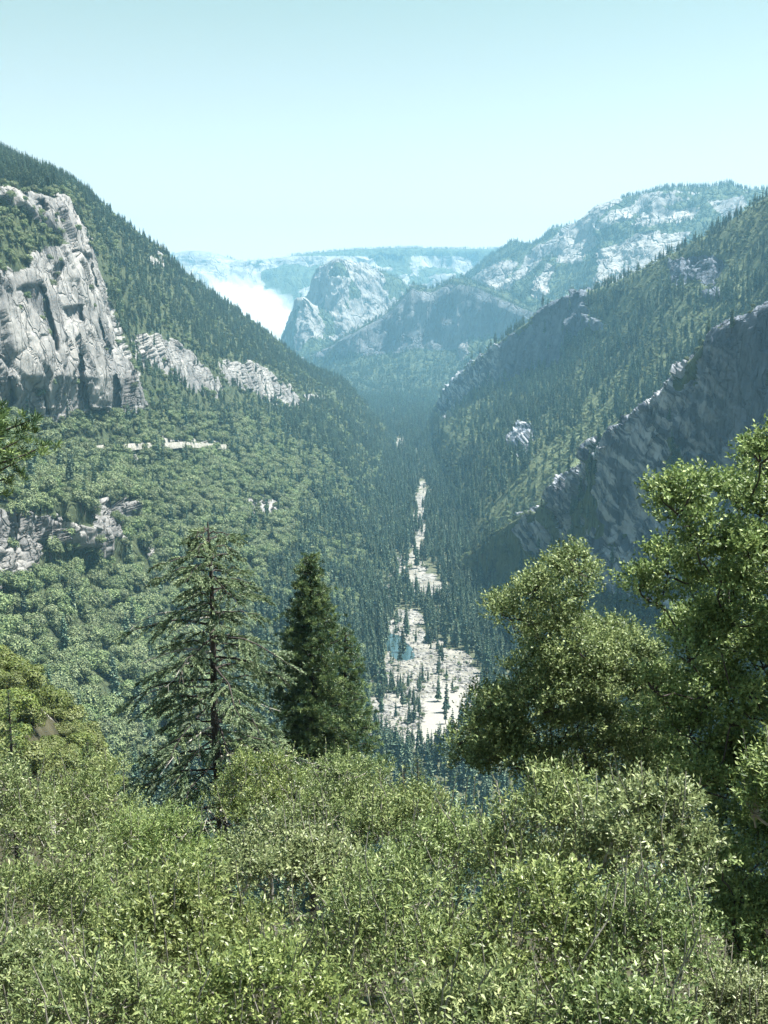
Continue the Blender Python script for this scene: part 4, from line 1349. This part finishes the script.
# tall open fir
def fir():
    r = np.random.default_rng(31)
    Y = 40.0
    top = P(207, 522, Y)
    bx = P(217, 815, Y)[0]
    base = np.array([bx + 0.25, Y, hill_z(bx, Y)])
    H = top[2] - base[2]
    tr_ = MB()
    tt = np.linspace(0, 1, 14)
    cx = base[0] + (top[0] - base[0]) * tt + 0.06 * np.sin(tt * 9)
    pts = np.stack([cx, np.full(14, Y), base[2] + H * tt], 1)
    tr_.tube(pts, 0.235 * (1 - tt) ** 0.8 + 0.025, 9, 0.4)
    br, cr, deads = MB(), MB(), []
    nb = 118
    for i in range(nb):
        t = 0.26 + 0.73 * (i / nb) ** 0.95
        o = np.array([np.interp(t, tt, cx), Y, base[2] + H * t])
        a = i * 2.399 + r.normal(0, 0.3)
        Lb = (5.9 * (1 - t) ** 0.44 + 0.1) * r.uniform(0.35, 1.12)
        if t < 0.42:
            Lb *= 0.75
        d = np.array([math.cos(a), math.sin(a), 0])
        s = np.linspace(0, 1, 7)
        rise = 0.28 if t > 0.75 else 0.12
        p = o + d * (s[:, None] * Lb) + np.array([0, 0, 1.0]) * (rise * Lb * s - 0.42 * Lb * s ** 2)[:, None]
        p[1:] += r.normal(0, 0.05, (6, 3))
        isdead = r.uniform() < (0.15 if t < 0.8 else 0)
        if isdead:
            dead = MB()
            deads.append(dead)
        (dead if isdead else br).tube(p, np.linspace(0.045, 0.008, 7) * (0.5 + Lb / 5), 4, 0.5)
        nt_ = int(Lb * 6.5)
        for k in range(nt_):
            q = r.uniform(0.22, 1.0)
            c = np.array([np.interp(q, s, p[:, j]) for j in range(3)])
            sdv = np.array([-d[1], d[0], 0]) * (1 if r.uniform() < 0.5 else -1)
            tw = Lb * 0.28 * (1.15 - q) + r.uniform(0.15, 0.45)
            td = sdv * r.uniform(0.5, 1.0) + d * 0.6 + np.array([0, 0, r.uniform(-0.55, 0.1)])
            td /= np.linalg.norm(td)
            e = c + td * tw + np.array([0, 0, -0.12 * tw])
            if isdead:
                if k % 3 == 0:
                    dead.tube([c, e], [0.010, 0.004], 3, 0.5)
                continue
            if r.uniform() < 0.06:
                continue
            m_ = int(20 + tw * 95)
            w_ = r.uniform(0, 1, (m_, 1))
            b_ = c + (e - c) * w_
            b_[:, 2] -= 0.15 * tw * w_[:, 0] ** 2
            nd = td * 0.9 + rand_dirs(r, m_) * 0.65 + np.array([0, 0, -0.25])
            tone = r.uniform(0.1, 0.75)
            cr.leaves(b_, nd, rand_dirs(r, m_) + np.array([0, 0, 0.8]), r.uniform(0.08, 0.17, m_), r.uniform(0.022, 0.04, m_), np.clip(tone + r.normal(0, 0.2, m_), 0, 1))
    root = bpy.data.objects.new("fir_tree", None)
    COL.objects.link(root)
    root.location = base
    root["label"] = "tall open fir with a straight dark trunk and drooping grey-green sprays"
    root["category"] = "fir"
    M_ = __import__('mathutils').Matrix.Translation(-Vector(base))
    for nm, mb, mt in (("trunk", tr_, DBARK), ("limbs", br, DBARK), ("crown", cr, FIRN)) + tuple(("dead_branch", x_, GREYBARK) for x_ in deads):
        me = mb.mesh("fir_" + nm, [mt])
        me.transform(M_)
        link(nm, me, root)


fir()


def pine(u, vtop, Y, label, seed, Rm=2.3, tstart=0.25, nb=150, lean=0.0, dens=1.0):
    r = np.random.default_rng(seed)
    top = P(u, vtop, Y)
    base = np.array([top[0] + lean, Y, hill_z(top[0] + lean, Y)])
    H = top[2] - base[2]
    tr_, br, cr = MB(), MB(), MB()
    tt = np.linspace(0, 1, 12)
    cx = base[0] + (top[0] - base[0]) * tt
    tr_.tube(np.stack([cx, np.full(12, Y), base[2] + H * tt], 1), 0.22 * (1 - tt) ** 0.8 + 0.03, 8, 0.4)
    for i in range(nb):
        t = tstart + (1 - tstart) * (i / nb)
        o = np.array([np.interp(t, tt, cx), Y, base[2] + H * t])
        a = i * 2.399 + r.normal(0, 0.25)
        k_ = (1 - t) / (1 - tstart)
        Lb = (Rm * min(1, k_ * 1.9) ** 0.75 + 0.2) * r.uniform(0.65, 1.12)
        d = np.array([math.cos(a), math.sin(a), 0])
        s = np.linspace(0, 1, 6)
        p = o + d * (s[:, None] * Lb) + np.array([0, 0, 1.0]) * (-0.05 * Lb * s + 0.28 * Lb * s ** 2)[:, None]
        br.tube(p, np.linspace(0.04, 0.012, 6), 4, 0.5)
        for k in range(max(2, int(Lb * 5.0 * dens))):
            q = r.uniform(0.25, 1.0)
            c = np.array([np.interp(q, s, p[:, j]) for j in range(3)]) + r.normal(0, 0.13 + 0.12 * Lb * 0.4, 3) * np.array([1, 1, 0.6])
            m_ = 34
            ax = d * 0.4 + np.array([0, 0, 0.8]) + r.normal(0, 0.3, 3)
            nd = rand_dirs(r, m_) + ax * 0.9
            cr.leaves(c + rand_dirs(r, m_) * 0.05, nd, rand_dirs(r, m_), r.uniform(0.15, 0.27, m_), r.uniform(0.018, 0.035, m_), np.clip(r.uniform(0.1, 0.8) + r.normal(0, 0.15, m_), 0, 1), fold=0.1)
    root = bpy.data.objects.new("pine_tree", None)
    COL.objects.link(root)
    root.location = base
    root["label"] = label
    root["category"] = "pine"
    M_ = __import__('mathutils').Matrix.Translation(-Vector(base))
    for nm, mb, mt in (("trunk", tr_, DBARK), ("limbs", br, DBARK), ("crown", cr, PINEN)):
        me = mb.mesh("pine_" + nm, [mt])
        me.transform(M_)
        link(nm, me, root)


pine(310, 556, 55, "dense dark pine with bushy needle tufts, right of the tall fir", 41, Rm=2.25, nb=260, dens=2.2, tstart=0.28)
pine(345, 628, 57, "shorter bushy pine touching the right side of the dense dark pine", 42, Rm=2.1, nb=170, dens=1.8, tstart=0.2)
pine(-50, 375, 26, "pine branch tips reaching in at the left edge below the granite dome", 43, Rm=1.85, tstart=0.82, nb=46, dens=1.6)
pine(8, 692, 75, "thin dark conifer standing in the bushes at the left edge", 44, Rm=0.9, nb=80, tstart=0.2)
pine(87, 742, 80, "small dark pine left of the fir on the bushy shoulder", 45, Rm=1.2, nb=80, tstart=0.2)
pine(418, 757, 120, "small dark pine in the gap below the sandbar", 46, Rm=1.9, nb=110, tstart=0.2)
pine(404, 764, 100, "small dark pine left of the one below the sandbar", 47, Rm=1.4, nb=90, tstart=0.2)

# bushes on the near shoulder at the left
r = np.random.default_rng(5)
yb = {}
cnt = 0
for i in range(1700):
    x, y = r.uniform(-95, -14), r.uniform(45, 235)
    if cnt >= 280:
        break
    p = np.array([x, y, hill_z(x, y)])
    u, v, d = project(p)
    if not (-40 < u < 230 and v < 800) or (u > 105 and y < 120):
        continue
    if r.uniform() > 0.85:
        continue
    k = int(r.integers(0, 3))
    o = bpy.data.objects.new("bush", YM[k])
    COL.objects.link(o)
    s = r.uniform(0.55, 1.0)
    o.location = p - np.array([0, 0, 0.4])
    o.rotation_euler = (0, 0, r.uniform(0, 6.28))
    o.scale = (s, s, s * r.uniform(0.75, 1.0))
    o["label"] = "rounded yellow-green bush on the near shoulder at the left, above the foreground shrubs"
    o["category"] = "bush"
    o["group"] = "yellow-green bushes on the near left shoulder"
    cnt += 1
print("bushes", cnt)

# ------------------------------------------------------------------ light, sky, air
SUN_EL, SUN_AZ = math.radians(67), math.radians(86)   # azimuth clockwise from the view direction (+Y)
sl = bpy.data.lights.new("sun", 'SUN')
sl.energy = 5.0
sl.angle = math.radians(0.5)
sl.color = (1.0, 0.965, 0.885)
so = bpy.data.objects.new("sun", sl)
COL.objects.link(so)
sd_ = Vector((math.sin(SUN_AZ) * math.cos(SUN_EL), math.cos(SUN_AZ) * math.cos(SUN_EL), math.sin(SUN_EL)))
so.rotation_euler = sd_.to_track_quat('Z', 'Y').to_euler()
so.location = (0, 0, 3000)

wd = bpy.data.worlds.new("World")
scene.world = wd
wd.use_nodes = True
nt = wd.node_tree
nt.nodes.clear()
out = nt.nodes.new("ShaderNodeOutputWorld")
bg = nt.nodes.new("ShaderNodeBackground")
sky = nt.nodes.new("ShaderNodeTexSky")
sky.sky_type = 'NISHITA'
sky.sun_disc = False
sky.sun_elevation = SUN_EL
sky.sun_rotation = SUN_AZ
sky.altitude = 1400
sky.air_density = 1.0
sky.dust_density = 2.0
sky.ozone_density = 1.0
hs = nt.nodes.new("ShaderNodeHueSaturation")
hs.inputs["Hue"].default_value = 0.455
hs.inputs["Saturation"].default_value = 0.34
hs.inputs["Value"].default_value = 1.0
nt.links.new(sky.outputs[0], hs.inputs["Color"])
tcw = nt.nodes.new("ShaderNodeTexCoord")
sx = nt.nodes.new("ShaderNodeSeparateXYZ")
nt.links.new(tcw.outputs["Generated"], sx.inputs[0])
air = ramp(nt, sx.outputs[2], [(0.0, (1.62, 1.08, 0.84)), (0.08, (1.42, 1.02, 0.80)), (0.30, (0.72, 0.80, 0.64)), (1.0, (0.6, 0.72, 0.85))])
nt.links.new(mixc(nt, 1.0, hs.outputs[0], air, 'MULTIPLY'), bg.inputs[0])
bg.inputs[1].default_value = 0.052
nt.links.new(bg.outputs[0], out.inputs[0])

HAZE, nt, out = newmat("haze_air")
vol = nt.nodes.new("ShaderNodeVolumePrincipled")
vol.inputs["Color"].default_value = (0.34, 0.72, 1.0, 1)
vol.inputs["Density"].default_value = 0.00007
vol.inputs["Anisotropy"].default_value = 0.2
nt.links.new(vol.outputs[0], out.inputs["Volume"])
x0, x1, y0, y1, z0, z1 = -9800, 9800, -2600, 14000, -600, 1700
vv_ = np.array([(x, y, z) for z in (z0, z1) for y in (y0, y1) for x in (x0, x1)], float)
ff_ = np.array([[0, 2, 3, 1], [4, 5, 7, 6], [0, 1, 5, 4], [2, 6, 7, 3], [0, 4, 6, 2], [1, 3, 7, 5]])
link("haze", mk_mesh("haze", vv_, ff_, [HAZE]), kind='stuff', label="thin blue haze filling the valley")

SM, nt, out = newmat("smoke")
vol = nt.nodes.new("ShaderNodeVolumePrincipled")
vol.inputs["Color"].default_value = (0.99, 0.99, 0.99, 1)
vol.inputs["Density"].default_value = 0.004
vol.inputs["Anisotropy"].default_value = 0.0
nt.links.new(vol.outputs[0], out.inputs["Volume"])
import bmesh
bm = bmesh.new()
bmesh.ops.create_icosphere(bm, subdivisions=6, radius=1.0)
sv = np.array([v.co[:] for v in bm.verts])
sf = np.array([[v.index for v in f.verts] for f in bm.faces])
bm.free()
d1, d2, cid, off = voronoi(sv * 2.3 + 5, 5)
e1, e2, cid, off = voronoi(sv * 6 + 5, 6)
bump_ = 1 + 0.55 * (0.5 - d1) + 0.25 * (0.5 - e1) + 0.25 * fbm(sv * 1.5, 3, 5)
sv = sv * bump_[:, None] * np.array([400, 260, 240])
a_ = math.radians(28)
sv = np.stack([sv[:, 0] * math.cos(a_) + sv[:, 2] * math.sin(a_), sv[:, 1], -sv[:, 0] * math.sin(a_) + sv[:, 2] * math.cos(a_)], 1)
link("smoke", mk_mesh("smoke", sv, sf, [SM], smooth=True), loc=P(258, 322, 7600), kind='stuff', label="bright white plume of smoke rising behind the left ridge")

scene.render.engine = 'CYCLES'
cy = scene.cycles
cy.max_bounces = 7
cy.diffuse_bounces = 3
cy.glossy_bounces = 2
cy.transmission_bounces = 3
cy.volume_bounces = 6
cy.transparent_max_bounces = 4
cy.sample_clamp_indirect = 4.0
cy.use_denoising = True
cy.use_adaptive_sampling = True
cy.adaptive_threshold = 0.015
scene.view_settings.view_transform = 'Standard'
scene.view_settings.look = 'None'
scene.view_settings.exposure = 1.72
scene.view_settings.gamma = 1.0
